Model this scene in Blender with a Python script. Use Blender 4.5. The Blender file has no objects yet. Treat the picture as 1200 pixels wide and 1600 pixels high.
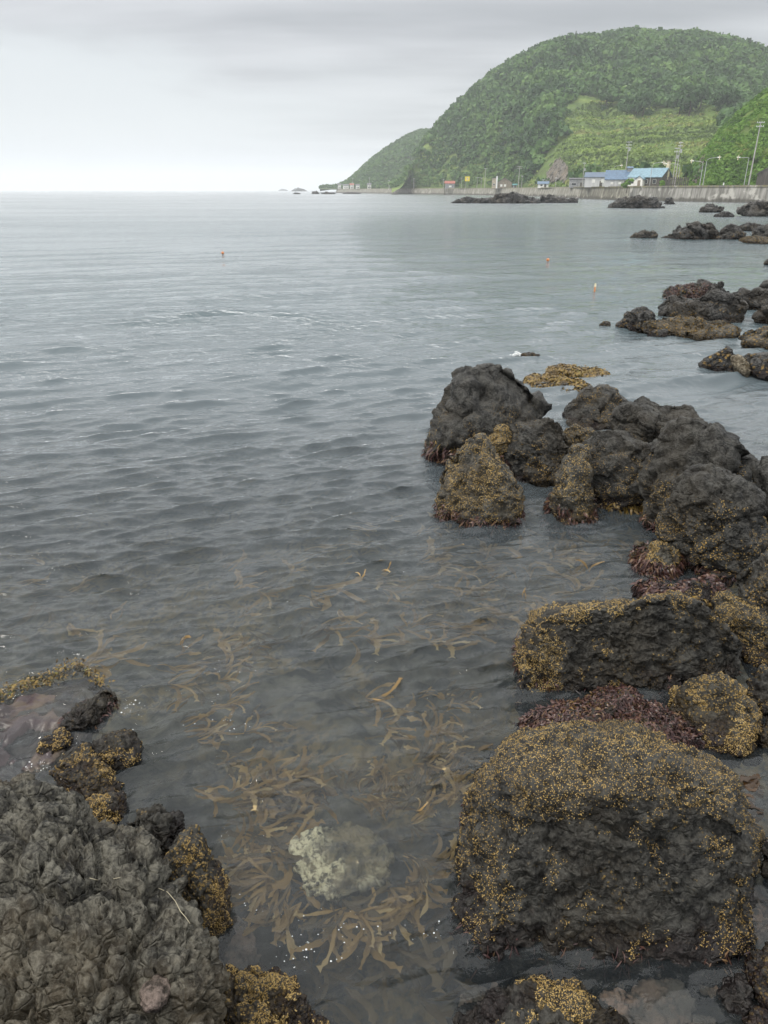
import bpy, bmesh, math, random
import numpy as np
from mathutils import Vector, Matrix

S = bpy.context.scene
COL = S.collection
rad = math.radians
random.seed(7)
RNG = np.random.default_rng(11)

# ------------------------------------------------------------------ camera
F_PX, HOR, CAMZ = 1130.0, 297.0, 3.0            # focal length in photo pixels, horizon row, eye height
PITCH = math.atan((800 - HOR) / F_PX)
cam_d = bpy.data.cameras.new('camera')
cam_d.sensor_fit = 'VERTICAL'; cam_d.sensor_height = 36.0; cam_d.lens = F_PX / 1600 * 36
cam_d.clip_start = 0.05; cam_d.clip_end = 30000
cam = bpy.data.objects.new('camera', cam_d); COL.objects.link(cam)
cam.location = (0, 0, CAMZ); cam.rotation_euler = (math.pi / 2 - PITCH, 0, 0)
S.camera = cam

# ------------------------------------------------------------------ exposure and render
S.view_settings.view_transform = 'Standard'; S.view_settings.look = 'None'
S.view_settings.gamma = 1.0; S.view_settings.use_curve_mapping = False
S.view_settings.exposure = 0.48
S.render.engine = 'CYCLES'
cy = S.cycles
cy.max_bounces = 8; cy.diffuse_bounces = 3; cy.glossy_bounces = 3; cy.transmission_bounces = 5
cy.transparent_max_bounces = 6; cy.volume_bounces = 1; cy.sample_clamp_indirect = 6.0
cy.use_denoising = True
try:
    cy.denoiser = 'OPENIMAGEDENOISE'; cy.denoising_prefilter = 'ACCURATE'
except Exception:
    pass

# ------------------------------------------------------------------ world
SUN_EL, SUN_AZ = rad(58), rad(-108)              # azimuth from +Y towards +X
W = bpy.data.worlds.new('World'); S.world = W; W.use_nodes = True

class NT:
    """tiny node-tree writer"""
    def __init__(s, tree):
        s.t = tree; tree.nodes.clear()
    def n(s, kind, ins=None, **kw):
        nd = s.t.nodes.new(kind)
        for k, v in kw.items(): setattr(nd, k, v)
        for k, v in (ins or {}).items(): s.put(nd.inputs[k], v)
        return nd
    def put(s, sock, v):
        if hasattr(v, 'is_output'): s.t.links.new(v, sock)
        elif hasattr(v, 'outputs'): s.t.links.new(v.outputs[0], sock)
        else: sock.default_value = v
    def math(s, op, a, b=0.0, c=None, clamp=False):
        nd = s.n('ShaderNodeMath', operation=op, use_clamp=clamp)
        s.put(nd.inputs[0], a); s.put(nd.inputs[1], b)
        if c is not None: s.put(nd.inputs[2], c)
        return nd.outputs[0]
    def mix(s, f, a, b, blend='MIX'):
        nd = s.n('ShaderNodeMix', data_type='RGBA', blend_type=blend, clamp_factor=True)
        s.put(nd.inputs[0], f); s.put(nd.inputs[6], c4(a)); s.put(nd.inputs[7], c4(b))
        return nd.outputs[2]
    def map(s, v, a, b, c=0.0, d=1.0, smooth=True):
        nd = s.n('ShaderNodeMapRange', interpolation_type='SMOOTHSTEP' if smooth else 'LINEAR')
        for i, x in enumerate((v, a, b, c, d)): s.put(nd.inputs[i], x)
        return nd.outputs[0]
    def noise(s, vec, scale, detail=4.0, rough=0.55, dist=0.0):
        nd = s.n('ShaderNodeTexNoise', {'Scale': scale, 'Detail': detail, 'Roughness': rough, 'Distortion': dist})
        s.put(nd.inputs['Vector'], vec)
        return nd.outputs[0]
    def voro(s, vec, scale, feature='F1', out='Distance', rnd=1.0):
        nd = s.n('ShaderNodeTexVoronoi', feature=feature)
        s.put(nd.inputs['Vector'], vec); s.put(nd.inputs['Scale'], scale); s.put(nd.inputs['Randomness'], rnd)
        return nd.outputs[out]
    def mapping(s, vec, scale=(1, 1, 1), rot=(0, 0, 0), loc=(0, 0, 0)):
        nd = s.n('ShaderNodeMapping', {'Scale': scale, 'Rotation': rot, 'Location': loc})
        s.put(nd.inputs['Vector'], vec)
        return nd.outputs[0]

def c4(v):
    if isinstance(v, tuple) and len(v) == 3: return (*v, 1.0)
    return v

def build_world():
    t = NT(W.node_tree)
    sky = t.n('ShaderNodeTexSky', sky_type='NISHITA', sun_disc=False, sun_elevation=SUN_EL, sun_rotation=SUN_AZ,
              altitude=0.0, air_density=1.0, dust_density=3.0)
    tc = t.n('ShaderNodeTexCoord')
    d = tc.outputs['Generated']
    sep = t.n('ShaderNodeSeparateXYZ'); t.put(sep.inputs[0], d)
    z = sep.outputs[2]
    zc = t.math('MAXIMUM', z, 0.0)
    # cloud deck: direction projected on a plane overhead
    den = t.math('ADD', zc, 0.10)
    cx = t.math('DIVIDE', sep.outputs[0], den); cyy = t.math('DIVIDE', sep.outputs[1], den)
    comb = t.n('ShaderNodeCombineXYZ'); t.put(comb.inputs[0], cx); t.put(comb.inputs[1], cyy)
    n1 = t.noise(comb.outputs[0], 0.42, 5.0, 0.5, 0.3)
    n2 = t.noise(t.mapping(comb.outputs[0], (0.5, 1.3, 1), loc=(3.1, 1.7, 0)), 0.9, 4.0, 0.5)
    # broad bright break low over the sea on the left, grey lid above it
    az = t.math('ARCTAN2', sep.outputs[0], sep.outputs[1])
    wob = t.math('MULTIPLY', t.math('SUBTRACT', n1, 0.5), 0.26)
    low = t.map(t.math('ADD', zc, wob), 0.105, 0.165, 1.0, 0.0)
    lft = t.map(t.math('ADD', az, t.math('MULTIPLY', wob, 1.6)), -0.30, 0.14, 1.0, 0.15)
    br = t.math('MULTIPLY', low, lft)
    hz = t.map(zc, 0.0, 0.07, 1.0, 0.0)
    lid = t.mix(t.map(n2, 0.3, 0.7), (0.27, 0.28, 0.30), (0.50, 0.51, 0.53))
    top = t.map(zc, 0.16, 0.42, 0.0, 1.0)
    lid = t.mix(top, lid, (1.42, 1.42, 1.40))
    colr = t.mix(br, lid, (0.56, 0.59, 0.605))
    colr = t.mix(t.math('MULTIPLY', hz, 0.55), colr, (0.43, 0.45, 0.50))
    tenx = t.n('ShaderNodeVectorMath', operation='SCALE'); t.put(tenx.inputs[0], colr); tenx.inputs['Scale'].default_value = 10.0
    m = t.mix(0.90, sky.outputs[0], tenx.outputs[0])
    below = t.map(z, -0.02, 0.0, 0.0, 1.0)
    m = t.mix(below, (2.0, 2.2, 2.3), m)
    bg = t.n('ShaderNodeBackground', {'Color': m, 'Strength': 0.10})
    o = t.n('ShaderNodeOutputWorld'); t.put(o.inputs[0], bg)
build_world()
W.cycles.sampling_method = 'MANUAL'; W.cycles.sample_map_resolution = 512

sun_d = bpy.data.lights.new('sun', 'SUN'); sun_d.energy = 1.5; sun_d.angle = rad(14); sun_d.color = (1.0, 0.95, 0.86)
sun = bpy.data.objects.new('sun', sun_d); COL.objects.link(sun)
sv = Vector((math.sin(SUN_AZ) * math.cos(SUN_EL), math.cos(SUN_AZ) * math.cos(SUN_EL), math.sin(SUN_EL)))
sun.rotation_euler = sv.to_track_quat('Z', 'Y').to_euler()

# ------------------------------------------------------------------ haze
HAZE_DENSITY = 0.00024

# ================================================================== numpy noise
_P = RNG.permutation(256); _P = np.concatenate([_P, _P, _P])
_G = RNG.normal(size=(256, 3)); _G /= np.linalg.norm(_G, axis=1)[:, None]
_R = RNG.random((256, 3))
def _h(i, j, k): return _P[_P[_P[i & 255] + (j & 255)] + (k & 255)]
def perlin(p):
    p = np.asarray(p, float); i = np.floor(p).astype(np.int64); f = p - i
    u = f * f * f * (f * (f * 6 - 15) + 10)
    r = 0.0
    for a in (0, 1):
        wa = u[:, 0] if a else 1 - u[:, 0]
        for b in (0, 1):
            wb = u[:, 1] if b else 1 - u[:, 1]
            for c in (0, 1):
                wc = u[:, 2] if c else 1 - u[:, 2]
                g = _G[_h(i[:, 0] + a, i[:, 1] + b, i[:, 2] + c)]
                r = r + wa * wb * wc * (g[:, 0] * (f[:, 0] - a) + g[:, 1] * (f[:, 1] - b) + g[:, 2] * (f[:, 2] - c))
    return r * 1.6
def fbm(p, oct=4, gain=0.5, lac=2.03):
    p = np.asarray(p, float); r = 0; a = 1; t = 0
    for _ in range(oct):
        r = r + a * perlin(p); t += a; a *= gain; p = p * lac + 17.3
    return r / t
def ridged(p, oct=4, gain=0.5):
    p = np.asarray(p, float); r = 0; a = 1; t = 0
    for _ in range(oct):
        r = r + a * (1 - 2 * np.abs(perlin(p))); t += a; a *= gain; p = p * 2.1 + 9.1
    return r / t
def worley(p):
    p = np.asarray(p, float); i = np.floor(p).astype(np.int64)
    f1 = np.full(len(p), 9.0); f2 = np.full(len(p), 9.0); idv = np.zeros(len(p))
    for a in (-1, 0, 1):
        for b in (-1, 0, 1):
            for c in (-1, 0, 1):
                q = i + (a, b, c); h = _h(q[:, 0], q[:, 1], q[:, 2])
                d = np.linalg.norm(q + _R[h] - p, axis=1)
                closer = d < f1
                f2 = np.where(closer, f1, np.minimum(f2, d)); idv = np.where(closer, h / 255.0, idv); f1 = np.where(closer, d, f1)
    return f1, f2, idv

def facets(p, tilt=1.0):
    """broken rock: every cell is a flat face with a tilt of its own; returns height and distance to the cell's border"""
    p = np.asarray(p, float); i = np.floor(p).astype(np.int64)
    f1 = np.full(len(p), 9.0); f2 = np.full(len(p), 9.0); idv = np.zeros(len(p), np.int64); off = np.zeros_like(p)
    for a in (-1, 0, 1):
        for b in (-1, 0, 1):
            for c in (-1, 0, 1):
                q = i + (a, b, c); h = _h(q[:, 0], q[:, 1], q[:, 2]); dv = p - (q + _R[h]); d = np.linalg.norm(dv, axis=1)
                cl = d < f1; f2 = np.where(cl, f1, np.minimum(f2, d)); idv = np.where(cl, h, idv); off = np.where(cl[:, None], dv, off); f1 = np.where(cl, d, f1)
    return (off * _G[idv]).sum(1) * tilt + 0.5 * (_R[idv, 0] - .5), f2 - f1

# ================================================================== photo pixel -> ray
RT = np.array([1.0, 0, 0]); UPV = np.array([0, math.sin(PITCH), math.cos(PITCH)]); FW = np.array([0, math.cos(PITCH), -math.sin(PITCH)])
EYE = np.array([0, 0, CAMZ])
def rays(q):
    q = np.atleast_2d(np.asarray(q, float))
    d = ((q[:, 0] - 600) / F_PX)[:, None] * RT - ((q[:, 1] - 800) / F_PX)[:, None] * UPV + FW
    return d / np.linalg.norm(d, axis=1)[:, None]
def on_z(px, py, z=0.0):
    d = rays((px, py))[0]; return EYE + d * (z - CAMZ) / d[2]
def at(px, py, Y):
    d = rays((px, py))[0]; return EYE + d * Y / d[1]
def proj(p):
    v = np.atleast_2d(p) - EYE; w = v @ FW
    return np.stack([600 + F_PX * (v @ RT) / w, 800 - F_PX * (v @ UPV) / w], 1)

# ================================================================== mesh helpers
def mesh_obj(name, verts, faces, mat, parent=None, smooth=True, attrs=None):
    me = bpy.data.meshes.new(name)
    verts = np.asarray(verts, np.float32)
    if isinstance(faces, np.ndarray):
        k = faces.shape[1]; nf = len(faces)
        me.vertices.add(len(verts)); me.vertices.foreach_set('co', verts.ravel())
        me.loops.add(nf * k); me.loops.foreach_set('vertex_index', faces.astype(np.int32).ravel())
        me.polygons.add(nf); me.polygons.foreach_set('loop_start', np.arange(0, nf * k, k, dtype=np.int32))
        me.update(calc_edges=True); me.validate()
    else:
        me.from_pydata([tuple(map(float, v)) for v in verts], [], faces); me.update()
    if smooth: me.polygons.foreach_set('use_smooth', np.ones(len(me.polygons), bool))
    for k, a in (attrs or {}).items():
        at_ = me.attributes.new(k, 'FLOAT', 'POINT'); at_.data.foreach_set('value', np.asarray(a, np.float32))
    if mat: me.materials.append(mat)
    o = bpy.data.objects.new(name, me); COL.objects.link(o)
    if parent: o.parent = parent; o.matrix_parent_inverse = Matrix.Identity(4)
    return o
def tag(o, label=None, cat=None, group=None, kind=None):
    for k, v in (('label', label), ('category', cat), ('group', group), ('kind', kind)):
        if v: o[k] = v
    return o
def empty(name, loc, rz=0.0):
    o = bpy.data.objects.new(name, None); COL.objects.link(o); o.location = loc; o.rotation_euler = (0, 0, rz); o.empty_display_size = 0.1
    return o
def copy_tree(o, parent=None):
    c = o.copy(); COL.objects.link(c); c.parent = parent
    for ch in [x for x in COL.objects if x.parent == o]: copy_tree(ch, c)
    return c
class MB:
    """collects boxes / bars / prisms, links them as one mesh"""
    def __init__(s): s.v, s.f = [], []
    def add(s, vs, fs):
        b = len(s.v); s.v += [tuple(map(float, v)) for v in vs]; s.f += [tuple(b + i for i in f) for f in fs]; return s
    def box(s, x0, x1, y0, y1, z0, z1):
        return s.add([(x0, y0, z0), (x1, y0, z0), (x1, y1, z0), (x0, y1, z0), (x0, y0, z1), (x1, y0, z1), (x1, y1, z1), (x0, y1, z1)],
                     [(3, 2, 1, 0), (4, 5, 6, 7), (0, 1, 5, 4), (1, 2, 6, 5), (2, 3, 7, 6), (3, 0, 4, 7)])
    def tube(s, pts, r, n=6, r2=None):
        pts = [Vector(p) for p in pts]; r2 = r if r2 is None else r2; rings = []
        for i, p in enumerate(pts):
            d = (pts[min(i + 1, len(pts) - 1)] - pts[max(i - 1, 0)]).normalized()
            a = d.orthogonal().normalized() if abs(d.z) > .9 else d.cross(Vector((0, 0, 1))).normalized()
            b = d.cross(a); rr = r + (r2 - r) * i / max(1, len(pts) - 1)
            rings.append([p + a * rr * math.cos(2 * math.pi * k / n) + b * rr * math.sin(2 * math.pi * k / n) for k in range(n)])
        vs = [v for ring in rings for v in ring]
        fs = [(i * n + k, i * n + (k + 1) % n, (i + 1) * n + (k + 1) % n, (i + 1) * n + k) for i in range(len(pts) - 1) for k in range(n)]
        fs += [tuple(range(n))[::-1], tuple((len(pts) - 1) * n + k for k in range(n))]
        return s.add(vs, fs)
    def prism(s, poly, y0, y1):                 # polygon in x,z swept along y
        n = len(poly)
        return s.add([(x, y0, z) for x, z in poly] + [(x, y1, z) for x, z in poly],
                     [tuple(range(n)), tuple(range(2 * n - 1, n - 1, -1))] + [(i + n, (i + 1) % n + n, (i + 1) % n, i) for i in range(n)])
    def prism_x(s, poly, x0, x1):               # polygon in y,z swept along x
        n = len(poly)
        return s.add([(x0, y, z) for y, z in poly] + [(x1, y, z) for y, z in poly],
                     [tuple(range(n))[::-1], tuple(range(n, 2 * n))] + [(i, (i + 1) % n, (i + 1) % n + n, i + n) for i in range(n)])
    def build(s, name, mat, parent=None, smooth=False): return mesh_obj(name, s.v, s.f, mat, parent, smooth)

# ================================================================== materials
MATS = {}
def new_mat(name):
    m = bpy.data.materials.new(name); m.use_nodes = True; MATS[name] = m
    return m, NT(m.node_tree)
def finish(t, shader, disp=None):
    o = t.n('ShaderNodeOutputMaterial'); t.put(o.inputs['Surface'], shader)
def pbr(t, **k):
    ins = {}
    names = dict(color='Base Color', rough='Roughness', normal='Normal', spec='Specular IOR Level', metal='Metallic')
    for a, v in k.items(): ins[names[a]] = c4(v)
    return t.n('ShaderNodeBsdfPrincipled', ins)

def plain(name, col, rough=0.7, var=0.25, scale=1.5, metal=0.0, streak=False):
    """painted / weathered man-made surface with mild grime"""
    m, t = new_mat(name)
    p = t.n('ShaderNodeNewGeometry').outputs['Position']
    if streak: p = t.mapping(p, (1, 1, 0.15))
    n = t.noise(p, scale, 5.0, 0.6)
    dark = tuple(c * (1 - var) for c in col); lite = tuple(min(1, c * (1 + var)) for c in col)
    finish(t, pbr(t, color=t.mix(t.map(n, 0.3, 0.7), dark, lite), rough=rough, metal=metal))
    return m

def rock_mat(name, base=0.045, tone=(1.0, 0.98, 0.92), barn=0.4, barn_top=0.7, weed=0.5, warm=0.3, sc=1.0, wet=0.10, barn_col=(0.36, 0.235, 0.075), bump=1.0, speck=70.0, crk=.16):
    """dark volcanic rock: pitted, cracked, barnacle speckle up to barn_top metres, red weed at the waterline"""
    m, t = new_mat(name)
    g = t.n('ShaderNodeNewGeometry'); p = g.outputs['Position']
    sep = t.n('ShaderNodeSeparateXYZ'); t.put(sep.inputs[0], p); z = sep.outputs[2]
    big = t.noise(p, 1.7 * sc, 4.0, 0.6); mid = t.noise(p, 9.0 * sc, 6.0, 0.65); fine = t.noise(p, 46.0 * sc, 5.0, 0.65)
    v = t.math('ADD', t.math('MULTIPLY', mid, 0.5), t.math('MULTIPLY', fine, 0.5))
    c0 = tuple(base * 0.22 * x for x in tone); c1 = tuple(base * 2.6 * x for x in tone)
    col = t.mix(t.map(v, 0.41, 0.61), c0, c1)
    col = t.mix(t.math('MULTIPLY', t.map(big, 0.42, 0.68), warm), col, (base * 1.9, base * 1.45, base * 0.85))
    # pale lichen / dry salt grains
    gr = t.voro(p, 130 * sc)
    col = t.mix(t.math('MULTIPLY', t.map(gr, 0.16, 0.05), t.map(mid, 0.45, 0.7, 0, 0.55)), col, (base * 4.5, base * 4.2, base * 3.4))
    # barnacles
    bm = t.noise(p, 4.2 * sc, 5.0, 0.7, 0.4)
    hgt = t.map(t.math('ADD', z, t.math('MULTIPLY', t.math('SUBTRACT', big, 0.5), 0.9)), barn_top * 0.45, barn_top, 1.0, 0.0)
    cov = t.math('MULTIPLY', t.map(bm, 0.62 - barn * 0.35, 0.78 - barn * 0.35), hgt)
    cell = t.voro(p, speck * sc); cid = t.voro(p, speck * sc, out='Color')
    csep = t.n('ShaderNodeSeparateColor'); t.put(csep.inputs[0], cid)
    dot = t.math('MULTIPLY', t.map(cell, 0.50, 0.36), t.math('LESS_THAN', csep.outputs[0], 0.62))
    bmask = t.math('MULTIPLY', cov, dot)
    bc = t.mix(csep.outputs[1], tuple(0.55 * x for x in barn_col), barn_col)
    col = t.mix(bmask, col, bc)
    # weed at the waterline
    wz = t.math('ADD', z, t.math('MULTIPLY', t.math('SUBTRACT', mid, 0.5), 0.35))
    wmask = t.math('MULTIPLY', t.map(wz, 0.03, 0.17, 1.0, 0.0), weed)
    wcol = t.mix(t.map(fine, 0.35, 0.62), (0.014, 0.008, 0.008), t.mix(t.map(big, 0.4, 0.6), (0.055, 0.022, 0.022), (0.09, 0.058, 0.018)))
    col = t.mix(wmask, col, wcol)
    wetm = t.map(t.math('ADD', z, t.math('MULTIPLY', t.math('SUBTRACT', big, 0.5), 0.12)), wet * 0.3, wet + 0.08, 1.0, 0.0)
    col = t.mix(t.math('MULTIPLY', wetm, 0.55), col, (0.006, 0.006, 0.006))
    rough = t.math('ADD', t.map(wetm, 0, 1, 0.52, 0.22), t.math('MULTIPLY', t.math('SUBTRACT', mid, 0.5), 0.5))
    crack = t.voro(t.mapping(p, (1, 1, 1.5)), 11.0 * sc, 'DISTANCE_TO_EDGE')
    hh = t.math('ADD', t.math('MULTIPLY', mid, 0.9), t.math('MULTIPLY', fine, 0.55))
    hh = t.math('ADD', hh, t.math('MULTIPLY', t.map(crack, 0.0, 0.09), crk))
    hh = t.math('ADD', hh, t.math('MULTIPLY', bmask, 0.28))
    b = t.n('ShaderNodeBump', {'Strength': 1.0 * bump, 'Distance': 0.065 / sc, 'Height': hh})
    finish(t, pbr(t, color=col, rough=rough, normal=b.outputs[0], spec=0.26))
    return m

rock_mat('near_basalt', 0.021, (1, .975, .87), barn=0.25, barn_top=0.9, warm=0.28, weed=.25, barn_col=(0.26, 0.175, 0.06), bump=.6)
rock_mat('barnacle_rock', 0.023, (1, .96, .82), barn=0.75, barn_top=1.3, warm=0.5, barn_col=(0.24, 0.165, 0.06), bump=.6)
rock_mat('dry_lava', 0.047, (1, .95, .78), barn=0.0, warm=0.45, weed=0.2, wet=0.04, bump=.6, crk=.5)
rock_mat('mid_basalt', 0.024, (1, .98, .89), bump=.62, barn=0.42, barn_top=0.75, warm=0.3, speck=60)
rock_mat('mid_barnacle', 0.034, (1, .96, .82), bump=.62, barn=0.66, barn_top=1.1, warm=0.5, speck=60, barn_col=(0.26, 0.18, 0.07))
rock_mat('ochre_reef', 0.055, (1, .92, .75), barn=1.0, barn_top=0.9, warm=0.7, weed=0.25, sc=0.45, speck=50, barn_col=(0.30, 0.19, 0.05))
rock_mat('reef_basalt', 0.040, (1, .98, .94), barn=0.45, barn_top=0.5, warm=0.35, weed=0.5, sc=0.4, speck=40)
rock_mat('far_basalt', 0.052, (1, .98, .95), barn=0.25, barn_top=0.5, warm=0.4, weed=0.4, sc=0.12, wet=0.3, speck=20)
rock_mat('pale_rubble', 0.13, (1, .97, .92), barn=0.0, warm=0.3, weed=0.3, sc=0.12, wet=0.3)
rock_mat('red_weed_rock', 0.040, (1, .9, .85), barn=0.45, barn_top=0.9, weed=0.95, warm=0.5, wet=0.25)
rock_mat('pink_rock', 0.085, (1, .78, .68), barn=0.0, weed=0.0, warm=0.2, wet=0.0)
rock_mat('tan_rock', 0.13, (1, .92, .72), barn=0.2, barn_top=1.0, weed=0.15, warm=0.4, sc=0.5)

def sunken_mat(name, a, b, c, sc=6.0, th=0.46, rough=0.8):
    m, t = new_mat(name)
    p = t.n('ShaderNodeNewGeometry').outputs['Position']
    n = t.noise(p, sc, 7.0, 0.68, 0.5); n2 = t.noise(p, sc * 0.35, 4.0, 0.6); n3 = t.noise(p, sc * 5, 4.0, 0.6)
    col = t.mix(t.map(n, 0.40, 0.60), a, b)
    col = t.mix(t.math('MULTIPLY', t.map(n2, th, th + 0.12), t.map(n3, 0.38, 0.58)), col, c)
    bp = t.n('ShaderNodeBump', {'Strength': 0.8, 'Distance': 0.03, 'Height': n})
    finish(t, pbr(t, color=col, rough=rough, normal=bp.outputs[0]))
    return m
sunken_mat('seabed_rock', (0.034, 0.036, 0.036), (0.11, 0.105, 0.09), (0.17, 0.13, 0.068), 2.6)
sunken_mat('white_crust_rock', (0.05, 0.048, 0.04), (0.17, 0.14, 0.085), (0.56, 0.52, 0.38), 6.0, 0.39)
sunken_mat('coralline_rock', (0.07, 0.062, 0.056), (0.15, 0.11, 0.092), (0.28, 0.19, 0.15), 6.0)
sunken_mat('purple_reef', (0.025, 0.019, 0.021), (0.050, 0.034, 0.037), (0.075, 0.055, 0.038), 2.4, rough=.3)

def attr_mat(name, cols, rough=0.6, trans=0.0, spec=0.4):
    """colour picked along a ramp by the per-piece attribute 'tint'"""
    m, t = new_mat(name)
    a = t.n('ShaderNodeAttribute', attribute_name='tint').outputs['Fac']
    r = t.n('ShaderNodeValToRGB'); t.put(r.inputs[0], a)
    e = r.color_ramp.elements
    while len(e) < len(cols): e.new(0.5)
    for i, c in enumerate(cols): e[i].position = i / (len(cols) - 1); e[i].color = (*c, 1)
    sh = pbr(t, color=r.outputs[0], rough=rough, spec=spec)
    if trans:
        tr = t.n('ShaderNodeBsdfTranslucent', {'Color': r.outputs[0]})
        mx = t.n('ShaderNodeMixShader'); mx.inputs[0].default_value = trans
        t.put(mx.inputs[1], sh); t.put(mx.inputs[2], tr); sh = mx
    finish(t, sh)
    return m
attr_mat('barnacle_shell', [(0.07, 0.048, 0.019), (0.22, 0.147, 0.050), (0.35, 0.235, 0.075), (0.40, 0.30, 0.13)], 0.7)
attr_mat('red_weed', [(0.014, 0.008, 0.008), (0.045, 0.020, 0.020), (0.085, 0.042, 0.032), (0.16, 0.10, 0.03)], 0.35)
attr_mat('ochre_weed', [(0.035, 0.022, 0.008), (0.11, 0.07, 0.018), (0.21, 0.135, 0.028), (0.07, 0.09, 0.02)], 0.4)
attr_mat('kelp_blade', [(0.09, 0.058, 0.022), (0.19, 0.12, 0.042), (0.32, 0.205, 0.075), (0.46, 0.36, 0.19)], 0.35, 0.35)
attr_mat('dim_olive_kelp_blade', [(0.035, 0.026, 0.014), (0.075, 0.052, 0.024), (0.12, 0.085, 0.038)], 0.4, 0.3)  # kelp's natural variety, its darker colour also standing in for light lost with depth
attr_mat('dark_kelp_blade', [(0.02, 0.012, 0.006), (0.07, 0.035, 0.012)], 0.25, 0.2)
attr_mat('broadleaf', [(0.036, 0.078, 0.028), (0.058, 0.118, 0.036), (0.085, 0.165, 0.045), (0.125, 0.21, 0.055)], 0.6, 0.25, 0.2)
attr_mat('conifer_needles', [(0.026, 0.052, 0.026), (0.045, 0.085, 0.036)], 0.7, 0.1, 0.2)
attr_mat('meadow_blade', [(0.09, 0.135, 0.045), (0.16, 0.23, 0.06), (0.24, 0.33, 0.085), (0.27, 0.28, 0.11)], 0.7, 0.25, 0.2)
attr_mat('slope_leaf', [(0.06, 0.12, 0.02), (0.10, 0.20, 0.03), (0.15, 0.27, 0.045), (0.20, 0.22, 0.06)], 0.6, 0.25, 0.2)
plain('bark', (0.06, 0.045, 0.03)); plain('white_foam', (0.78, 0.80, 0.80), 0.5, 0.05)

def hill_mat(name, lo, hi, streak, earth, zs=0.25, amount=0.6, patch=0.02):
    m, t = new_mat(name)
    p = t.n('ShaderNodeNewGeometry').outputs['Position']
    a = t.noise(p, patch, 6.0, 0.6); b = t.noise(p, 0.25, 5.0, 0.65)
    bands = t.noise(t.mapping(p, (0.008, 0.008, zs)), 1.0, 5.0, 0.6, 0.6)
    col = t.mix(t.map(t.math('ADD', t.math('MULTIPLY', a, .5), t.math('MULTIPLY', b, .5)), 0.36, 0.62), lo, hi)
    col = t.mix(t.math('MULTIPLY', t.map(bands, 0.50, 0.60), amount), col, streak)
    col = t.mix(t.math('MULTIPLY', t.map(bands, 0.46, 0.37), amount * .8), col, earth)
    bp = t.n('ShaderNodeBump', {'Strength': 0.8, 'Distance': 1.2, 'Height': b})
    finish(t, pbr(t, color=col, rough=0.9, normal=bp.outputs[0], spec=0.1))
    return m
hill_mat('hill_ground', (0.060, 0.095, 0.030), (0.11, 0.165, 0.045), (0.19, 0.245, 0.07), (0.075, 0.080, 0.042))
hill_mat('headland_ground', (0.045, 0.075, 0.028), (0.075, 0.115, 0.038), (0.10, 0.14, 0.05), (0.085, 0.080, 0.055), 0.06, 0.5)
hill_mat('slope_ground', (0.055, 0.095, 0.02), (0.11, 0.18, 0.035), (0.14, 0.21, 0.04), (0.13, 0.115, 0.075), 0.05, 0.8, 0.05)
hill_mat('shore_earth', (0.06, 0.09, 0.03), (0.10, 0.13, 0.045), (0.12, 0.13, 0.06), (0.10, 0.09, 0.06), 1.0, 0.4)

def concrete(name, base, dark, moss=0.3):
    m, t = new_mat(name)
    p = t.n('ShaderNodeNewGeometry').outputs['Position']
    sep = t.n('ShaderNodeSeparateXYZ'); t.put(sep.inputs[0], p)
    st = t.noise(t.mapping(p, (0.9, 0.9, 0.10)), 0.9, 6.0, 0.65); bl = t.noise(p, 0.35, 5.0, 0.6)
    col = t.mix(t.map(st, 0.40, 0.62), dark, base)
    col = t.mix(t.map(bl, 0.55, 0.68, 0, 0.75), col, tuple(min(1, x * 1.6) for x in base))
    tide = t.map(t.math('ADD', sep.outputs[2], t.math('MULTIPLY', t.math('SUBTRACT', bl, 0.5), 2.5)), 0.5, 1.3, 1.0, 0.0)
    col = t.mix(t.math('MULTIPLY', tide, 0.75), col, (0.055, 0.05, 0.04))
    topm = t.math('MULTIPLY', t.map(sep.outputs[2], 3.2, 4.1), t.map(st, 0.40, 0.60))
    col = t.mix(t.math('MULTIPLY', topm, moss), col, (0.14, 0.125, 0.035))
    finish(t, pbr(t, color=col, rough=0.9, spec=0.2))
    return m
concrete('weathered_concrete', (0.30, 0.29, 0.265), (0.13, 0.125, 0.11), 0.8)
concrete('mossy_concrete', (0.20, 0.19, 0.155), (0.10, 0.095, 0.075), 1.0)
concrete('old_concrete', (0.27, 0.26, 0.225), (0.16, 0.15, 0.12), 0.5)
plain('road_asphalt', (0.055, 0.055, 0.055), 0.9)
plain('navy_roof', (0.05, 0.085, 0.14), 0.45); plain('blue_roof', (0.08, 0.135, 0.21), 0.45); plain('sky_roof', (0.14, 0.235, 0.29), 0.45)
plain('red_roof', (0.30, 0.09, 0.06), 0.6); plain('grey_roof', (0.10, 0.10, 0.11), 0.6); plain('teal_roof', (0.05, 0.20, 0.20), 0.5)
plain('pale_siding', (0.50, 0.50, 0.50), 0.7, 0.15, 1.0, streak=True); plain('white_siding', (0.74, 0.73, 0.69), 0.7, 0.1)
plain('dark_boards', (0.085, 0.075, 0.065), 0.85, 0.35, 2.5, streak=True); plain('grey_siding', (0.26, 0.26, 0.27), 0.8)
plain('beige_siding', (0.42, 0.36, 0.27), 0.8); plain('brown_siding', (0.24, 0.20, 0.15), 0.8)
plain('window_glass', (0.03, 0.035, 0.04), 0.15, 0.1); plain('white_trim', (0.78, 0.78, 0.76), 0.6, 0.05)
plain('concrete_pole', (0.34, 0.33, 0.31), 0.8, 0.15); plain('galvanised', (0.40, 0.41, 0.41), 0.5, 0.1, metal=0.4)
plain('cream_paint', (0.62, 0.55, 0.38), 0.6); plain('yellow_sign', (0.80, 0.62, 0.02), 0.5, 0.04); plain('black_paint', (0.02, 0.02, 0.02), 0.5)
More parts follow.
